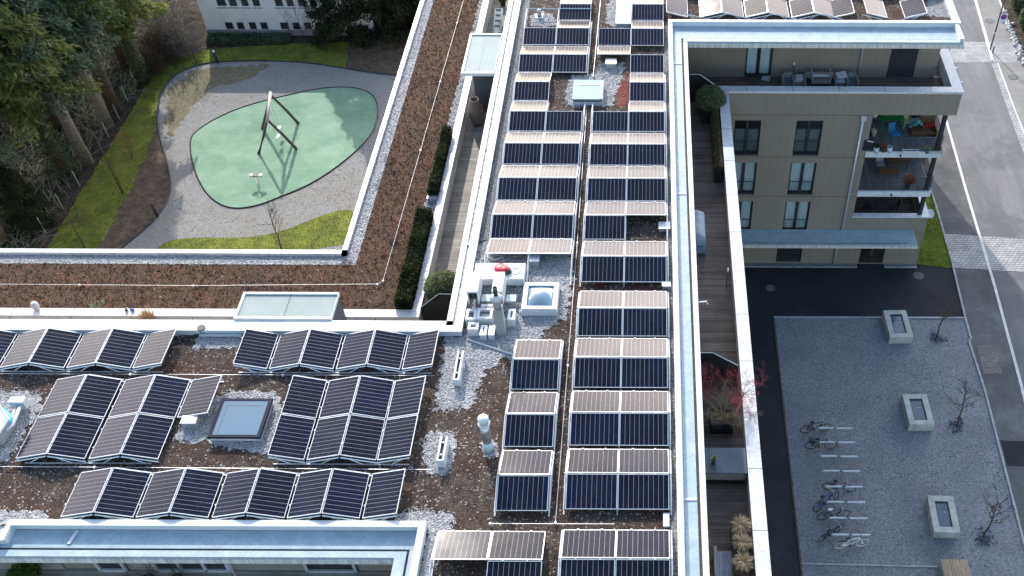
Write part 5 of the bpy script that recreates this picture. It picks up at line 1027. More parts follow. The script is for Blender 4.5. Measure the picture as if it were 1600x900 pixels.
c = on(1441, 208, z1); t = thing('wooden_lounge', 'brown wooden lounge seat with red cushion on the upper balcony', 'lounge seat', c); MB().box(-.72, .72, -.4, .4, .22, .3).build('seat', M_teak, t); b = MB()
for k in range(9): b.box(-.7+k*.17, -.7+k*.17+.03, -.4, -.37, .0, .22)
b.build('base_slat', M_teak, t); MB().box(-.72, -.64, -.4, .4, 0, .22).build('side', M_teak, t); MB().box(.64, .72, -.4, .4, 0, .5).build('side', M_teak, t); b = MB()
for k in range(4): b.box(-.1, .72, .36+k*.0, .42, .34+k*.13, .42+k*.13)
b.build('backrest', M_teak, t); MB().box(.05, .64, .1, .36, .3, .5).build('cushion', M_redc, t, bevel=.04)
x, y, _ = on(1430, 203, z1); t = thing('teal_blanket', 'teal blanket thrown over the wooden lounge seat', 'blanket', (x, y, z1+.3)); m = MB(); n = 9
for i in range(n):
    for j in range(n): u, v = i/(n-1)*2-1, j/(n-1)*2-1; m.v.append((u*.42+.05*math.sin(v*4), v*.3+.04*math.sin(u*5), .12+.2*math.exp(-3*u*u)+.06*math.sin(u*9+v*5)-.25*max(0, abs(u)-.7)))
m.f = [(i*n+j, (i+1)*n+j, (i+1)*n+j+1, i*n+j+1) for i in range(n-1) for j in range(n-1)]; m.build('cloth', M_teal, t, True)
c = on(1352, 228, z1); t = thing('covered_barbecue', 'black covered barbecue in the left corner of the upper balcony', 'barbecue', c); MB().box(-.28, .28, -.55, .55, .05, .85).build('cover', M_screen, t, bevel=.08); MB().tube([(-.1, -.57, .8), (.25, -.57, .72)], .035, 6).build('white_handle', M_white, t)
c = on(1362, 205, z1); t = thing('standing_lamp', 'white globe lamp on a dark stand, upper balcony', 'lamp', c); MB().lathe((0, 0, 1.0), [(.01, 0), (.11, .05), (.15, .15), (.11, .25), (.01, .3)], 14).build('globe', M_white, t, True); MB().tube([(0, 0, 0), (0, 0, 1.0)], .02, 6).build('stand', M_dark, t)
c = on(1362, 213, z1); tag(MB().obox(c, .3, .25, .55, .4, .2).build('fawn_bag', M_fawn, bevel=.03), 'fawn cloth bag beside the globe lamp, upper balcony', 'bag')
def potted(c, r, h, pm, lm, label, n=260, lr=.22, cat='potted plant', leaf=.12):
    t = thing('potted_plant', label, cat, c); MB().lathe((0, 0, 0), [(r*.8, 0), (r, h), (r*.86, h), (r*.8, h-.04)], 16).build('pot', pm, t, True)
    an = RNG.uniform(0, 6.28, n); D = np.c_[np.cos(an), np.sin(an), RNG.uniform(.2, 1.8, n)]; P = unit(D)*(RNG.uniform(.2, 1, n)*lr)[:, None]+np.array([0, 0, h]); V, F = quads(P, D, np.full(n, leaf), np.full(n, leaf*.4)); raw_mesh('leaves', V, F, lm, t); return t
potted(on(1368, 238, z1), .16, .38, M_white, M_boxd, 'plant in a white pot at the railing, upper balcony'); potted(on(1380, 236, z1), .18, .3, M_dark, M_terra, 'reddish plant in a dark pot at the railing, upper balcony')
c = on(1389, 237, z1); tag(MB().lathe(c, [(.13, 0), (.17, .36), (.15, .36), (.13, .05)], 16).build('white_bucket', M_white, smooth=True), 'white bucket right of the dark pot, upper balcony', 'bucket')
c = on(1422, 239, z1); t = thing('flower_box', 'long white flower box at the railing of the upper balcony', 'flower box', c); MB().box(-.48, .48, -.1, -.07, 0, .2).box(-.48, .48, .07, .1, 0, .2).box(-.48, -.45, -.07, .07, 0, .2).box(.45, .48, -.07, .07, 0, .2).build('box', M_white, t); MB().box(-.45, .45, -.07, .07, .0, .15).build('soil', M_mulch, t)
potted(on(1448, 239, z1), .12, .22, M_cushd, M_agave, 'yellow green leafy plant at the railing, upper balcony', 180, .25)
c = on(1461, 239, z1); t = thing('flower_box', 'flower box with withered plants at the right end of the railing, upper balcony', 'flower box', c); MB().box(-.4, .4, -.1, .1, 0, .2).build('box', M_conc, t); n = 160; V, F = quads(np.c_[RNG.uniform(-.35, .35, n), RNG.uniform(-.1, .1, n), RNG.uniform(.2, .35, n)], RNG.normal(size=(n, 3)), np.full(n, .14), np.full(n, .04)); raw_mesh('stems', V, F, M_twig, t)
chair(on(1374, 264, z2), 'grey chair at the back of the lower railed balcony', M_dark, M_galv, .1, .5)
c = on(1402, 262, z2); t = thing('garden_bench', 'brown slatted bench at the back of the lower railed balcony', 'bench', c, None, -.25); b = MB()
for k in range(9): b.box(-.6+k*.135, -.6+k*.135+.1, -.22, .22, .4, .44)
b.build('seat', M_teak, t); MB().box(-.62, .62, .2, .24, .44, .8).build('backrest', M_teak, t)
for x in (-1, 1):
    for y in (-1, 1): MB().box(x*.55-.03, x*.55+.03, y*.18-.03, y*.18+.03, 0, .4).build('leg', M_teak, t)
t = table(on(1387, 275, z2), 1.15, .6, .45, 'low brown wooden table on the lower railed balcony', M_teak)
c = on(1377, 279, z2+.45); tag(MB().lathe(c, [(.03, 0), (.05, .09), (.04, .09)], 8).build('white_cup', M_white), 'small white cup on the low brown wooden table', 'cup')
potted(on(1418, 292, z2), .2, .3, M_dark, M_terra, 'withered rust brown plant on the lower railed balcony', 320, .5, leaf=.22)
c = (14.3, 46.6, z3); t = thing('round_table', 'dark round table on the walled balcony above the canopy', 'table', c); MB().lathe((0, 0, .7), [(.01, 0), (.5, 0), (.5, .03), (.01, .03)], 24).build('top', M_dark, t); MB().tube([(0, 0, 0), (0, 0, .7)], .04, 8).build('stem', M_dark, t)
chair((13.5, 46.7, z3), 'dark chair left of the round table on the walled balcony', M_dark, M_dark, 1.57, .45); chair((15.1, 46.7, z3), 'dark chair right of the round table on the walled balcony', M_dark, M_dark, -1.57, .45)
c = atY(1450, 344, FY+.6); t = thing('satellite_dish', 'round pale satellite dish at the corner of the walled balcony', 'satellite dish', (EW+.28, FY+.7, -12.35)); m = MB(); n = 20
for i in range(5):
    for k in range(n): r = .3*i/4; m.v.append((r*math.cos(6.283*k/n)*.9, r*math.sin(6.283*k/n)*.95, .06*(i/4)**2))
m.f = [(i*n+k, i*n+(k+1) % n, (i+1)*n+(k+1) % n, (i+1)*n+k) for i in range(4) for k in range(n)]; o = m.build('dish', M_cap, t, True); o.rotation_euler = (.6, .2, 0); sd = o.modifiers.new('thick', 'SOLIDIFY'); sd.thickness = .02; MB().tube([(-.2, 0, -.1), (0, 0, 0)], .025, 6).build('arm', M_galv, t)

# ================================================================== PLAYGROUND
GZ = G+.03
ft = {k: Vector(at(*p, GZ)) for k, p in dict(nl=(404.4, 240), nr=(463, 232.5), fl=(410, 201), fr=(466, 192.5)).items()}
an_ = (ft['nl']+ft['nr'])/2+Vector((0, 0, 2.75)); af = (ft['fl']+ft['fr'])/2+Vector((0, 0, 2.75)); dn = (an_-af).normalized()
t = thing('swing_set', 'wooden log swing set with four grey legs on the green surface', 'swing', tuple((ft['nl']+ft['nr']+ft['fl']+ft['fr'])/4)); M_log = plain('grey_log', (.13, .12, .11), .8, 0, .3, 4, .2)
for f_, a_ in (('nl', an_), ('nr', an_), ('fl', af), ('fr', af)):
    mid = ft[f_].lerp(a_, .5)+Vector((.04, 0, .03)); part('leg', MB().tube([ft[f_], mid, a_-dn*.0], [.11, .1, .085], 8), M_log, t, True)
part('beam', MB().tube([af-dn*.25, af.lerp(an_, .5), an_+dn*.25], .11, 10), plain('sunlit_log', (.45, .43, .40), .8, 0, .2, 4, .2), t, True)  # sunlight on the beam is put into its colour, paler than the legs
for k, u in enumerate((.35, .68)):
    p = af.lerp(an_, u); s_ = part('swing_seat', MB().obox((p.x+.12, p.y, GZ+.55), .24, .5, .06), M_white if k == 0 else M_cap, t, bevel=.02)
    part('chain', MB().tube([(p.x, p.y-.2, p.z-.1), (p.x+.12, p.y-.2, GZ+.58)], .012, 4).tube([(p.x, p.y+.2, p.z-.1), (p.x+.12, p.y+.2, GZ+.58)], .012, 4), M_chain, s_)
x, y, _ = at(404, 286, GZ); t = thing('spring_rider', 'small two-seat spring rider in front of the swing', 'spring rider', (x, y, GZ)); MB().tube([(.1*math.cos(k*.8), .1*math.sin(k*.8), .02+k*.014) for k in range(38)], .015, 5).build('spring', M_chain, t); MB().box(-.35, .35, -.05, .05, .55, .63).build('beam', M_dark, t, bevel=.01)
for s_ in (-1, 1): MB().lathe((s_*.3, 0, .63), [(.13, 0), (.19, .03), (.19, .07), (.05, .09)], 14).build('seat', M_white, t, True); MB().tube([(s_*.12, 0, .63), (s_*.12, 0, .85), (s_*.12, .12, .88), (s_*.12, -.12, .88)], .02, 6).build('handle', M_red, t)
for px_, py_, lb, hm in ((340, 98, 'dark bollard lamp with white head on the far playground edge', M_white), (246, 338, 'rusty dark bollard lamp on the mulch at the near playground edge', M_bark)):
    x, y, _ = at(px_, py_, G); t = thing('bollard_lamp', lb, 'bollard lamp', (x, y, G)); MB().tube([(0, 0, 0), (0, 0, .95)], .1, 12).build('post', M_dark, t, True); MB().tube([(0, 0, .95), (0, 0, 1.08)], .105, 12).build('head', hm, t, True)

# ================================================================== TREES, FENCE AND WHITE HOUSE
def branch_tree(t, base, H, r, seed, m=M_twig, lv=3, spread=.55, trunk_frac=.45, nb=7):
    rr = random.Random(seed); tr = MB(); cr = MB(); x, y, z = base; top = Vector((x+rr.gauss(0, .1), y+rr.gauss(0, .1), z+H*.95)); bs = Vector(base)
    pts = [bs.lerp(top, k/6)+Vector((rr.gauss(0, .03), rr.gauss(0, .03), 0))*(k > 0) for k in range(7)]; tr.tube(pts, [r*(1-k/7.2) for k in range(7)], 7)
    def grow(p, d, l, rd, v):
        q = p; P_ = [p]
        for k in range(3): d = (d+Vector((rr.gauss(0, .13), rr.gauss(0, .13), rr.gauss(.05, .08)))).normalized(); q = q+d*l/3; P_.append(q)
        cr.tube(P_, [rd, rd*.75, rd*.55, rd*.35], 3, cap=False)
        if v > 0:
            for k in range(4): grow(P_[rr.choice((1, 2, 3))], (d+Vector((rr.gauss(0, .5), rr.gauss(0, .5), rr.gauss(.1, .3)))).normalized(), l*rr.uniform(.4, .65), rd*.5, v-1)
    for k in range(nb*2):
        u = trunk_frac+(1-trunk_frac)*k/(nb*2); an = rr.uniform(0, 6.283); d = Vector((math.cos(an)*spread, math.sin(an)*spread, rr.uniform(.4, .9))).normalized(); grow(bs.lerp(top, u), d, H*.32*(1.15-u*.6), r*.35, lv-1)
    part('trunk', tr, M_bark, t, True); part('crown', cr, m, t); return t
def plaza_tree(px_, py_, lb, H):
    x, y, _ = at(px_, py_, G); t = thing('young_tree', lb, 'tree', (x, y, G)); branch_tree(t, (x, y, G), H, .06, px_, M_twig, 3)
    P = np.c_[RNG.normal(size=(70, 2))*.22, np.full(70, .05)]; V, F = stones(P, RNG.uniform(.04, .11, 70)); raw_mesh('stone_ring', V, F, M_stoned, t)['kind'] = 'stuff'
plaza_tree(1463, 528, 'bare young tree nearest the driveway corner of the plaza', 3.3); plaza_tree(1495, 666, 'bare young tree right of the middle concrete box', 3.3); plaza_tree(1537, 841, 'bare young tree right of the lowest glazed concrete box', 3.4)
def gtree(px_, py_, lb, H, r, m=M_twig, lv=3, nm='bare_tree', sp=.55, tf=.45, nb=7, cat='bare tree'):
    x, y, _ = at(px_, py_, G); t = thing(nm, lb, cat, (x, y, G)); return branch_tree(t, (x, y, G), H, r, px_*7+py_, m, lv, sp, tf, nb)
gtree(441, 392, 'small bare tree on the little lawn behind the white parapet', 3.6, .05, M_twig, 3, sp=.7, tf=.3)
gtree(207, 247, 'small reddish bare sapling on the lawn left of the playground', 2.4, .035, M_terra, 3, sp=.6, tf=.15, cat='sapling')
gtree(192, 302, 'tall thin leaning bare tree by the lawn edge', 8.5, .07, M_twig, 2, nb=4)
gtree(132, 386, 'thin bare tree standing on the lawn by the roof parapet', 3.8, .04, M_twig, 3, sp=.7)
gtree(307, 98, 'slender bare shrub on the far lawn beside the bollard lamp', 3.2, .04, M_barkp, 3, nm='bare_shrub', sp=.6, tf=.15, cat='bare shrub')
for i, (px_, py_, H, mm, lb) in enumerate(((258, 66, 4.2, M_barkp, 'tan bare bush left of the white house, farther one'), (285, 78, 3.6, M_barkp, 'pale bare bush at the corner of the white house'), (255, 92, 3.2, M_twig, 'dark bare bush between conifers and far lawn'), (275, 30, 5.2, M_barkp, 'tall tan bare bush beside the white house wall'), (235, 112, 2.6, M_twig, 'dark thicket bush under the rightmost conifer'))):
    t = gtree(px_, py_, lb, H, .10, mm, 3, 'bare_shrub', 1.1, .05, 9, 'bare shrub'); n = 2600; D = unit(RNG.normal(size=(n, 3))*np.array([1, 1, .7])+np.array([0, 0, .5])); P = D*(RNG.uniform(.15, 1, n)**.6)[:, None]*np.array([H*.5, H*.5, H*.75])
    P[:, 2] = np.abs(P[:, 2])+.1; V, F = quads(P, D+RNG.normal(size=(n, 3))*.35, RNG.uniform(.4, 1.0, n), np.full(n, .028)); raw_mesh('twigs', V, F, mm, t)
for i, (px_, py_, H) in enumerate(((455, 62, 2.6), (475, 60, 3.4), (493, 62, 3.0), (525, 62, 2.0), (560, 62, 1.9))):
    gtree(px_, py_, ('upright bare shrub in front of the white house windows, ' + ('leftmost', 'tallest', 'right of the tallest')[i]) if i < 3 else ('low bare shrub by the wire fence, ' + ('nearer the house' if i == 3 else 'under the dark evergreen')), H, .03, M_barkp if i < 3 else M_twig, 3, 'bare_shrub', .45, .05, 6, 'bare shrub')
def conifer_mesh(H, R, base, seed, m, trunk_m, nm, nl=9000, droop=.25, ivy=False):
    rg = np.random.default_rng(seed); t = bpy.data.objects.new(nm, None); scn.collection.objects.link(t)
    tr = MB(); tr.tube([(0, 0, -.2), (.05, 0, H*.3), (0, .05, H*.6), (0, 0, H*.97)], [R*.105, R*.085, R*.055, .03], 9); tr.build('trunk', trunk_m, t, True)
    nb = 150; br = MB(); Ps = []; Ds = []
    for i in range(nb):
        u = rg.uniform(0, 1)**.8; z = base+(H-base)*u; L = R*(1-u)**.75*rg.uniform(.6, 1.1)+.3; an = rg.uniform(0, 6.283); dr = droop*L*(1-u*.7)
        e_ = np.array([math.cos(an)*L, math.sin(an)*L, -dr]); br.tube([(0, 0, z), (e_[0]*.5, e_[1]*.5, z+e_[2]*.25), (e_[0], e_[1], z+e_[2])], [.05, .03, .012], 3, cap=False)
        k = int(nl/nb*(L/R+.35)); s = rg.uniform(.18, 1.02, k)**.8; side = rg.normal(size=k)*.26*(L*.35+.3); up_ = rg.normal(size=k)*.16-.12*s
        px_ = np.c_[e_[0]*s-math.sin(an)*side, e_[1]*s+math.cos(an)*side, z+e_[2]*s**1.6+up_-.1*np.abs(side)]; Ps.append(px_)
        Ds.append(np.c_[math.cos(an)+rg.normal(size=k)*.55, math.sin(an)+rg.normal(size=k)*.55, -.45+rg.normal(size=k)*.35])
    br.build('branches', M_bark, t); P = np.concatenate(Ps); D = np.concatenate(Ds); n = len(P); V, F = quads(P, D, rg.uniform(.25, .6, n), rg.uniform(.09, .2, n), rg); raw_mesh('crown', V, F, m, t)
    if ivy:
        k = 2600; an = rg.uniform(0, 6.28, k); z = rg.uniform(0, H*.55, k); rr_ = R*.12*(1+.3*rg.normal(size=k)); V, F = quads(np.c_[np.cos(an)*rr_, np.sin(an)*rr_, z], rg.normal(size=(k, 3)), rg.uniform(.12, .28, k), rg.uniform(.1, .22, k), rg); raw_mesh('ivy', V, F, M_ivy, t)
    return t
protos = [conifer_mesh(22, 4.5, 8.5, 1, M_fir, M_bark, 'conifer_tree', 30000), conifer_mesh(21, 4.2, 8.0, 2, M_fir2, M_barkp, 'conifer_tree', 28000), conifer_mesh(21, 4.3, 7.5, 3, M_fir3, M_bark, 'conifer_tree', 30000, ivy=True), conifer_mesh(13, 4.3, .6, 4, M_dev, M_bark, 'evergreen_tree', 30000, .1)]
first = [True]*4
def conifer(k, px_, py_, s, rz, lb, xy=None, group='conifers along the left edge'):
    o = protos[k] if first[k] else copy_tree(protos[k]); first[k] = False
    x, y = xy or at(px_, py_, G)[:2]; o.location = (x, y, G); o.scale = (s, s, s); o.rotation_euler = (0, 0, rz); tag(o, lb, 'tree', group)
conifer(0, 183, 177, 1.0, 0, 'tall conifer with the thickest brown trunk at the wire fence'); conifer(1, 170, 198, .95, 1, 'blue green conifer just below the thickest trunk'); conifer(1, 137, 254, .95, 2.2, 'conifer on a pale bare slanting trunk')
conifer(2, 107, 278, 1.0, 0, 'ivy covered conifer nearest the lawn, lower left'); conifer(2, 226, 130, .8, 3, 'rightmost conifer with ivy on its short trunk'); conifer(0, 90, 205, 1.05, 2, 'dense conifer behind the pale trunk'); conifer(2, 120, 120, 1.0, 1.4, 'yellow green conifer in the middle of the wood')
conifer(0, 30, 290, .9, 4, 'dark conifer low at the left edge'); conifer(1, 25, 150, 1.0, 5, 'conifer filling the upper left corner'); conifer(2, 190, 60, .95, 4.4, 'conifer behind the rightmost one at the top'); conifer(1, 10, 380, .75, .4, 'low dark conifer right above the roof parapet at the left edge'); conifer(0, -60, 330, .9, .9, 'half hidden conifer outside the lawn corner'); conifer(0, 200, 110, .85, 1.9, 'narrow conifer between the fence trunks and the bare bushes')
conifer(3, 545, 44, .85, 0, 'dark dense evergreen right of the white house, left half', None, 'dark evergreens by the white house'); conifer(3, 612, 46, .9, 2, 'dark dense evergreen right of the white house, right half', None, 'dark evergreens by the white house'); conifer(3, 508, 30, .6, 4, 'dark evergreen touching the white house windows', None, 'dark evergreens by the white house')
conifer(3, 583, 30, .85, 1, 'dark dense evergreen at the back of the group by the white house', None, 'dark evergreens by the white house'); conifer(3, 655, 44, .6, 5, 'dark evergreen nearest the roof edge at the top', None, 'dark evergreens by the white house')
conifer(3, 50, 350, .4, 1, 'low dark bush-like evergreen above the parapet, lower left', None, 'dark evergreens by the white house')
for (x, y, s, rz, k, lb) in ((-47, 58, .9, 1, 0, 'conifer at the left edge of the wood, near row'), (-51, 66, 1.05, 2, 2, 'yellow green conifer deep in the wood at the left edge'), (-55, 74, 1.0, 3, 1, 'blue green conifer far back at the left edge')):
    conifer(k, 0, 0, s, rz, lb, (x, y))
fl_ = [(-75, 40), (-37.8, 40), *pxg([(60,385),(100,325),(150,240),(190,180),(222,130),(232,112)]), (-42, 75), (-44, 95), (-90, 95)]
P = sample(fl_, 26); hh = RNG.uniform(0, 1, len(P))**2*(.35+.5*(np.sin(P[:, 0]*.9)*np.cos(P[:, 1]*.7) > .1)); V, F = quads(np.c_[P, G+.05+hh], RNG.normal(size=(len(P), 3)), RNG.uniform(.12, .4, len(P)), RNG.uniform(.08, .22, len(P)))
tag(raw_mesh('undergrowth', V, F, M_ivy), 'dark ivy undergrowth on the floor of the wood', 'undergrowth', kind='stuff')
P = sample(fl_, 3.2); b = MB()
for p in P:
    an = random.uniform(0, 3.14); L = random.uniform(.5, 2.2); z0_, z1_ = G+random.uniform(.02, .3), G+random.uniform(.05, 1.1); b.tube([(p[0], p[1], z0_), (p[0]+math.cos(an)*L*.5, p[1]+math.sin(an)*L*.5, (z0_+z1_)/2+.15), (p[0]+math.cos(an)*L, p[1]+math.sin(an)*L, z1_)], [.03, .02, .01], 3, cap=False)
tag(b.build('fallen_branches', M_barkp), 'tangle of pale fallen branches on the floor of the wood', 'branches', kind='stuff')
# green hedge along the white house
for i, (xa, xb, lb) in enumerate(((326, 395, 'low green hedge at the foot of the white house, left part'), (395, 452, 'low green hedge at the foot of the white house, right part'))):
    x0, y0, _ = at(xa, 66, G); x1, y1, _ = at(xb, 66, G); t = thing('low_hedge', lb, 'hedge', (x0, y0, G)); hedge(x0, x1, y0-.3, y0+.6, G, G+.42, M_fir2, 2600, t, .2, M_ivy)
# wire fence
def fence(pts, label, h=1.2, sp=1.0):
    t = thing('wire_fence', label, 'fence', (*pts[0], G)); w_ = MB()
    for p, q in zip(pts, pts[1:]):
        p, q = Vector((*p, G)), Vector((*q, G)); n = max(1, round((q-p).length/2.6))
        for i in range(n): a_ = p.lerp(q, i/n); part('post', MB().tube([a_, a_+Vector((0, 0, h+.15))], .03, 6), M_conc, t)
        for k in range(7): w_.tube([p+Vector((0, 0, .1+k*h/6.5)), q+Vector((0, 0, .1+k*h/6.5))], .006, 3, cap=False)
        m_ = int((q-p).length/.25)
        for i in range(m_): a_ = p.lerp(q, i/m_); w_.tube([a_+Vector((0, 0, .05)), a_+Vector((0, 0, h))], .005, 3, cap=False)
    part('mesh', w_, M_rail, t); return t
fence(pxg([(213,133),(187,187),(170,214),(146,253),(125,291),(72,364),(50,392)]), 'wire mesh fence between the conifers and the lawn')
fence(pxg([(455,60),(520,59),(640,54)]), 'low wire fence below the dark evergreens', 1.0)
# white house
HY = 71.6; hx0 = at(325, 57, G)[0]
t = thing('white_house', 'white plastered house with rows of small windows in the upper left', 'house', (hx0, HY, G))
ops = []
for rw in ((( 350,366),(368,383),(387,402),(405,420),(436,453),(455,470),(473,488),(490,505)), ((336,354),(355,371),(374,389),(392,407),(427,443),(445,460),(463,478),(481,496))):
    for xa, xb in rw:
        py_ = 40 if rw[0][0] == 350 else 3; zt, zb = (atY(400, 34.5, HY)[2], atY(400, 47, HY)[2]) if py_ == 40 else (atY(400, -12, HY)[2], atY(400, 11, HY)[2]); ops.append((atY(xa+1, py_, HY)[0], atY(xb-1, py_, HY)[0], zt, zb))
ops = [o for o in ops]
part('wall', wall_openings(hx0, -22.5, G, G+4.45, HY, HY+.2, ops), M_plaster, t); part('wall', MB().box(hx0, -22.5, HY+.9, 88, G, G+4.45).box(hx0, hx0+.2, HY+.2, HY+.9, G, G+4.45), M_plaster, t); part('roof', MB().box(hx0-.4, -22.1, HY-.4, 88.4, G+4.45, G+4.53), M_galv, t)
part('plinth', MB().box(hx0-.05, -22.5, HY-.06, HY, G, G+.5), M_curb, t)
for o in ops:
    f = MB(); x0, x1, zt, zb = o; k = .06; f.box(x0, x0+k, HY+.04, HY+.1, zb, zt).box(x1-k, x1, HY+.04, HY+.1, zb, zt).box(x0+k, x1-k, HY+.04, HY+.1, zb, zb+k).box(x0+k, x1-k, HY+.04, HY+.1, zt-k, zt); wd = part('window', f, M_paint, t); part('pane', MB().box(x0+k, x1-k, HY+.06, HY+.07, zb+k, zt-k), M_glassd, wd)
    part('sill', MB().box(x0-.05, x1+.05, HY-.08, HY-.002, zb-.1, zb-.03), M_conc, wd)
# ================================================================== PLAZA: BOXES, RACKS, BICYCLES
def cbox(tl, tr_, br_, bl, lab, wood=False):
    zt = G+.58; c4 = [Vector(at(*p, zt)) for p in (bl, br_, tr_, tl)]; cx, cy = sum(p.x for p in c4)/4, sum(p.y for p in c4)/4
    X0, X1 = min(p.x for p in c4), max(p.x for p in c4); ux = ((c4[1]-c4[0])+(c4[2]-c4[3]))/2; uy = ((c4[3]-c4[0])+(c4[2]-c4[1]))/2; w_, l_ = ux.length, uy.length; rz = math.atan2(ux.y, ux.x)
    t = thing('concrete_box' if not wood else 'wooden_box', lab, 'light shaft' if not wood else 'box', (cx, cy, G), None, rz); b = MB(); f = .32; w2, l2 = w_/2, l_/2
    b.box(-w2, w2, -l2, -l2+f, 0, .58).box(-w2, w2, l2-f, l2, 0, .58).box(-w2, -w2+f, -l2+f, l2-f, 0, .58).box(w2-f, w2, -l2+f, l2-f, 0, .58); b.build('kerb', M_conc if not wood else M_galv, t, bevel=.012)
    if wood: MB().box(-w2+.03, w2-.03, -l2+.03, l2-.03, .58, .63).build('lid', M_boards, t)
    else:
        MB().box(-w2+f, w2-f, -l2+f, l2-f, 0, .5).build('glazing', M_sky3, t); MB().box(-w2+f, -w2+f+.05, -l2+f, l2-f, .5, .53).box(w2-f-.05, w2-f, -l2+f, l2-f, .5, .53).box(-w2+f, w2-f, -l2+f, -l2+f+.05, .53, .555).box(-w2+f, w2-f, l2-f-.05, l2-f, .53, .555).build('glazing_frame', M_dark, t); MB().box(w2-f-.3, w2-f-.2, .1, .15, .5, .53).build('fixing', M_chain, t); MB().box(-w2+f, w2-f, .3, .32, .5, .505).build('joint', M_rail, t)
    MB().box(-w2+.3, -w2+.32, -l2-.004, -l2, 0.02, .56).build('crack', M_rail, t)
cbox((1382,485),(1417,484),(1425.7,526.7),(1389,527), 'low glazed concrete box nearest the driveway, topmost of the row'); cbox((1411.7,615.7),(1448.7,615.7),(1459.7,663),(1419.7,664), 'low glazed concrete box in the middle of the plaza row'); cbox((1447,774),(1488.5,775),(1501.5,832.5),(1461.5,831), 'low glazed concrete box opposite the bicycles, lowest glazed one')
cbox((1470,874),(1510,874),(1526,935),(1482,935), 'box with a weathered wooden lid at the bottom edge', True)
rk = [(1279,1332,668.5),(1281,1336,690.5),(1283,1340,712.5),(1286,1344,735.5),(1290,1348,760),(1292,1352,784),(1296,1356,809),(1300,1360,835)]
RL = ['topmost', 'second from the top', 'third from the top', 'fourth from the top', 'fourth from the bottom', 'third from the bottom', 'second from the bottom', 'lowest']
for i, (xa, xb, y) in enumerate(rk):
    A = Vector(at(xa, y, G+.78)); B = Vector(at(xb, y+1, G+.78))
    for k, (u0, u1) in enumerate(((0, .44), (.53, 1))):
        p, q = A.lerp(B, u0), A.lerp(B, u1); t = thing('bicycle_rack', f'galvanised bicycle hoop, {RL[i]}, {"left" if k == 0 else "right"} of its row on the plaza', 'bicycle rack', (p.x, p.y, G), 'bicycle racks on the plaza')
        part('top_rail', MB().box(p.x, q.x, p.y-.045, p.y+.045, G+.74, G+.80), plain('rack_steel', (.5, .56, .6), .35, .1, .1, 5) if 'rack_steel' not in MATS else MATS['rack_steel'], t, bevel=.01)
        for c_ in (p.x+.06, q.x-.06): part('leg', MB().tube([(c_, p.y, G), (c_, p.y, G+.74)], .022, 6), M_galv, t)
def bicycle(a_, b_, label, m, tyre=M_tyre, saddle=M_tyre, basket=False, lean=0, rmat=M_chain, box=False):
    A = Vector(at(*a_, G+.34)); B = Vector(at(*b_, G+.34)); d = B-A; L = 1.06; c = (A+B)/2; rz = math.atan2(d.y, d.x); t = thing('bicycle', label, 'bicycle', (c.x, c.y, G), 'bicycles parked at the racks', 0)
    t.rotation_euler = (Matrix.Rotation(rz, 4, 'Z') @ Matrix.Rotation(lean, 4, 'X')).to_euler(); h = L/2
    for s_, nm in ((-1, 'wheel'), (1, 'wheel')):
        w_ = MB().tube([(s_*h+.315*math.cos(k*.2618), 0, .34+.315*math.sin(k*.2618)) for k in range(24)], .022, 6, True).build(nm, tyre, t, True); sp = MB()
        for k in range(12): sp.tube([(s_*h, 0, .34), (s_*h+.3*math.cos(k*.5236), 0, .34+.3*math.sin(k*.5236))], .004, 3)
        sp.tube([(s_*h, -.05, .34), (s_*h, .05, .34)], .025, 8); sp.build('spokes', rmat, w_)
    bb, st, ht, hb, sd = (-.1, 0, .30), (-.22, 0, .78), (.36, 0, .86), (.40, 0, .72), (-.25, 0, .92)
    f = MB(); r = .02
    for p, q in ((bb, st), (st, ht), (bb, hb), ((-h, .04, .34), bb), ((-h, .04, .34), st), ((-h, -.04, .34), bb), ((-h, -.04, .34), st), (ht, hb)): f.tube([p, q], r, 6)
    f.build('frame', m, t); MB().tube([hb, (h, .05, .34)], .016, 6).tube([hb, (h, -.05, .34)], .016, 6).build('fork', m, t); MB().tube([st, sd], .015, 6).build('seat_post', M_chain, t)
    MB().box(-.38, -.14, -.07, .07, .92, .97).build('saddle', saddle, t, bevel=.025); MB().tube([ht, (.33, 0, .98), (.33, 0, 1.0)], .016, 6).tube([(.25, -.28, 1.02), (.36, -.12, 1.0), (.36, .12, 1.0), (.25, .28, 1.02)], .014, 6).build('handlebar', M_chain if m is not M_bwhite else M_dark, t)
    MB().tube([(bb[0], -.08, .3), (bb[0], .08, .3)], .05, 10).tube([(bb[0], .1, .3), (bb[0]+.15, .1, .2)], .012, 5).tube([(bb[0], -.1, .3), (bb[0]-.15, -.1, .4)], .012, 5).build('crank', M_dark, t)
    MB().tube([(-h-.3*math.cos(k*.3), 0, .36+.33*math.sin(k*.3)) for k in range(2, 9)], .012, 5).build('mudguard', rmat if m is not M_bwhite else M_dark, t); MB().box(-h-.2, -.28, -.04, .04, .70, .715).build('carrier', M_dark, t)
    if basket: MB().box(.42, .66, -.14, .14, .74, .76).box(.42, .44, -.14, .14, .76, .95).box(.64, .66, -.14, .14, .76, .95).box(.44, .64, -.14, -.12, .76, .95).box(.44, .64, .12, .14, .76, .95).build('basket', M_chain, t)
    if box: MB().box(-h-.15, -.4, -.15, .15, .72, .95).build('carrier_bag', M_dark, t, bevel=.02)
    return t
bicycle((1261.5, 671), (1287, 668), 'brown bicycle with pale carrier at the topmost rack', M_bbrown, basket=False); bicycle((1267, 696), (1298, 696), 'black bicycle with a dark box at the second rack', M_dark, box=True)
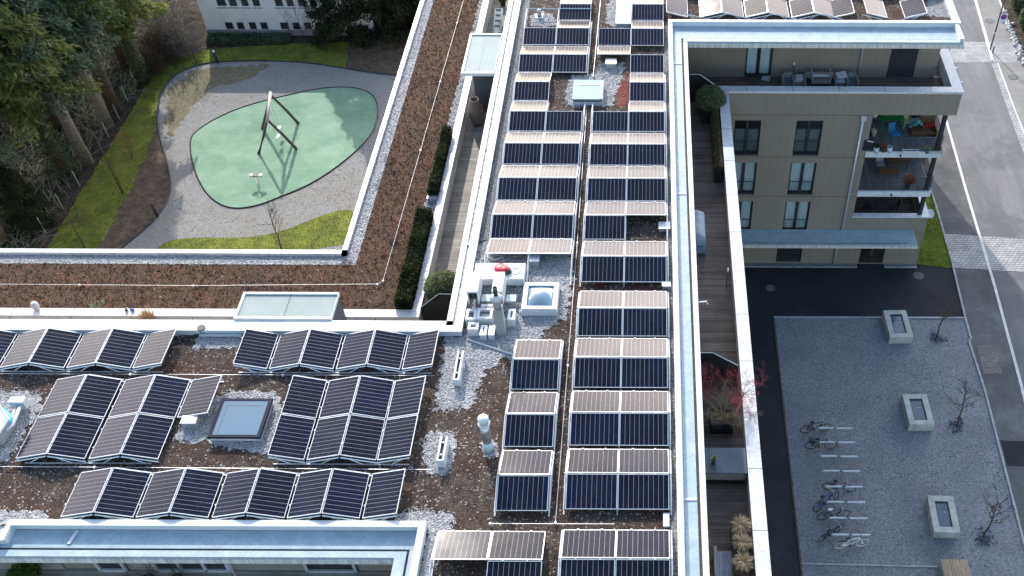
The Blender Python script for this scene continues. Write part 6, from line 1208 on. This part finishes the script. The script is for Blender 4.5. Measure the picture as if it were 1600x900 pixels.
bicycle((1293.5, 759), (1328, 763), 'dark red bicycle at the fourth rack from the bottom', M_bred, lean=.08); bicycle((1276, 795), (1307, 776), 'black bicycle with blue frame parts leaning at the third lowest rack', M_bblue, lean=-.15); bicycle((1286, 807), (1319, 803), 'black bicycle with a white saddle at the second lowest rack', M_dark, M_tyre, M_white)
bicycle((1283, 841), (1312, 824), 'dark bicycle standing askew left of the white one', M_dark, lean=.1); bicycle((1314, 852), (1348.5, 848), 'white bicycle with pale tyres at the lowest rack', M_bwhite, M_tyrew, M_dark, rmat=M_chain)
# manholes
def manhole(px_, py_, lb, r=.34, m=None):
    x, y, _ = at(px_, py_, G); t = thing('manhole_cover', lb, 'manhole cover', (x, y, G)); MB().lathe((0, 0, .006), [(r+.04, 0), (r+.04, .006), (r, .007)], 28).build('rim', M_asph if m is M_asph else M_walk, t); MB().lathe((0, 0, .015), [(r-.01, 0), (r-.01, .004)], 28).build('lid', M_road if m is None else M_walk, t)
manhole(1583, 121, 'round manhole cover in the far footway right of the cobbled gutter'); manhole(1547, 33, 'round manhole cover left of the sign post'); manhole(1435, 431, 'round manhole cover on the dark driveway near the verge', .36, M_asph); manhole(1204, 450, 'round manhole cover in the deep shade of the driveway', .3, M_asph)
x, y, _ = at(1503, 72, G); tag(MB().lathe((x, y, G+.012), [(.16, 0), (.16, .008)], 16).build('valve_cover', M_dark), 'small round valve cover on the upper cobbled crossing', 'valve cover')
# sign post
x, y, _ = at(1547, 78, G); t = thing('parking_sign', 'black street pole with white sign showing a blue disc', 'sign', (x, y, G)); part('pole', MB().tube([(x, y, G), (x, y, G+5.5)], .055, 10), M_dark, t, True); zc = atY(1570, 27, y)[2]
s_ = part('board', MB().box(x+.02, x+.58, y-.09, y-.07, zc-.42, zc+.38), M_signw, t); m = MB()
def disc(cx, cz, r, yy, dp=.006):
    b = MB(); n = 28; b.add([(cx+r*math.cos(6.283*k/n), yy, cz+r*math.sin(6.283*k/n)) for k in range(n)]+[(cx+r*math.cos(6.283*k/n), yy+dp, cz+r*math.sin(6.283*k/n)) for k in range(n)], [tuple(range(n)), tuple(range(2*n-1, n-1, -1))]+[(k, n+k, n+(k+1) % n, (k+1) % n) for k in range(n)]); return b
part('red_ring', disc(x+.3, zc+.08, .235, y-.098), M_signr, s_); part('blue_disc', disc(x+.3, zc+.08, .2, y-.104), M_signb, s_); part('slash', MB().tube([(x+.16, y-.108, zc+.22), (x+.44, y-.108, zc-.06)], .018, 4), M_signr, s_)
part('text_line', MB().box(x+.1, x+.42, y-.094, y-.09, zc-.30, zc-.27).box(x+.1, x+.5, y-.094, y-.09, zc-.37, zc-.34), M_bluec, s_); part('bracket', MB().box(x-.07, x+.3, y-.07, y+.07, zc+.38, zc+.44), M_dark, t); part('collar', MB().tube([(x, y, G+1.5), (x, y, G+1.62)], .065, 10), M_white, t)
x, y, _ = at(1551, 82, G); tag(MB().tube([(x, y, G), (x, y, G+.55)], .06, 8).build('short_post', M_dark), 'short dark post at the foot of the sign pole', 'post')
# hedge and stones right of the street
for i, (px_, py_, r, lb) in enumerate(((1592, 12, 1.3, 'dark green bush right of the sign, upper one'), (1600, 42, 1.1, 'dark green bush right of the sign, middle one'), (1612, 75, 1.0, 'dark green bush at the right edge, lower one'), (1625, 110, 1.0, 'dark green bush just outside the right edge'))):
    x, y, _ = at(px_, py_, G); ball((x+.6, y, G+.9), r, .9, 2600, M_fir2, 'dark_bush', lb, .22, 'bush', M_yew)
P = np.array([at(1566+i*.42+RNG.normal()*3, 18+i, G)[:2] for i in range(85)]); V, F = stones(np.c_[P, np.full(len(P), G+.1)], RNG.uniform(.1, .28, len(P))); tag(raw_mesh('boulders', V, F, M_stone), 'pale rubble stones under the dark bushes right of the sign', 'rubble', kind='stuff')
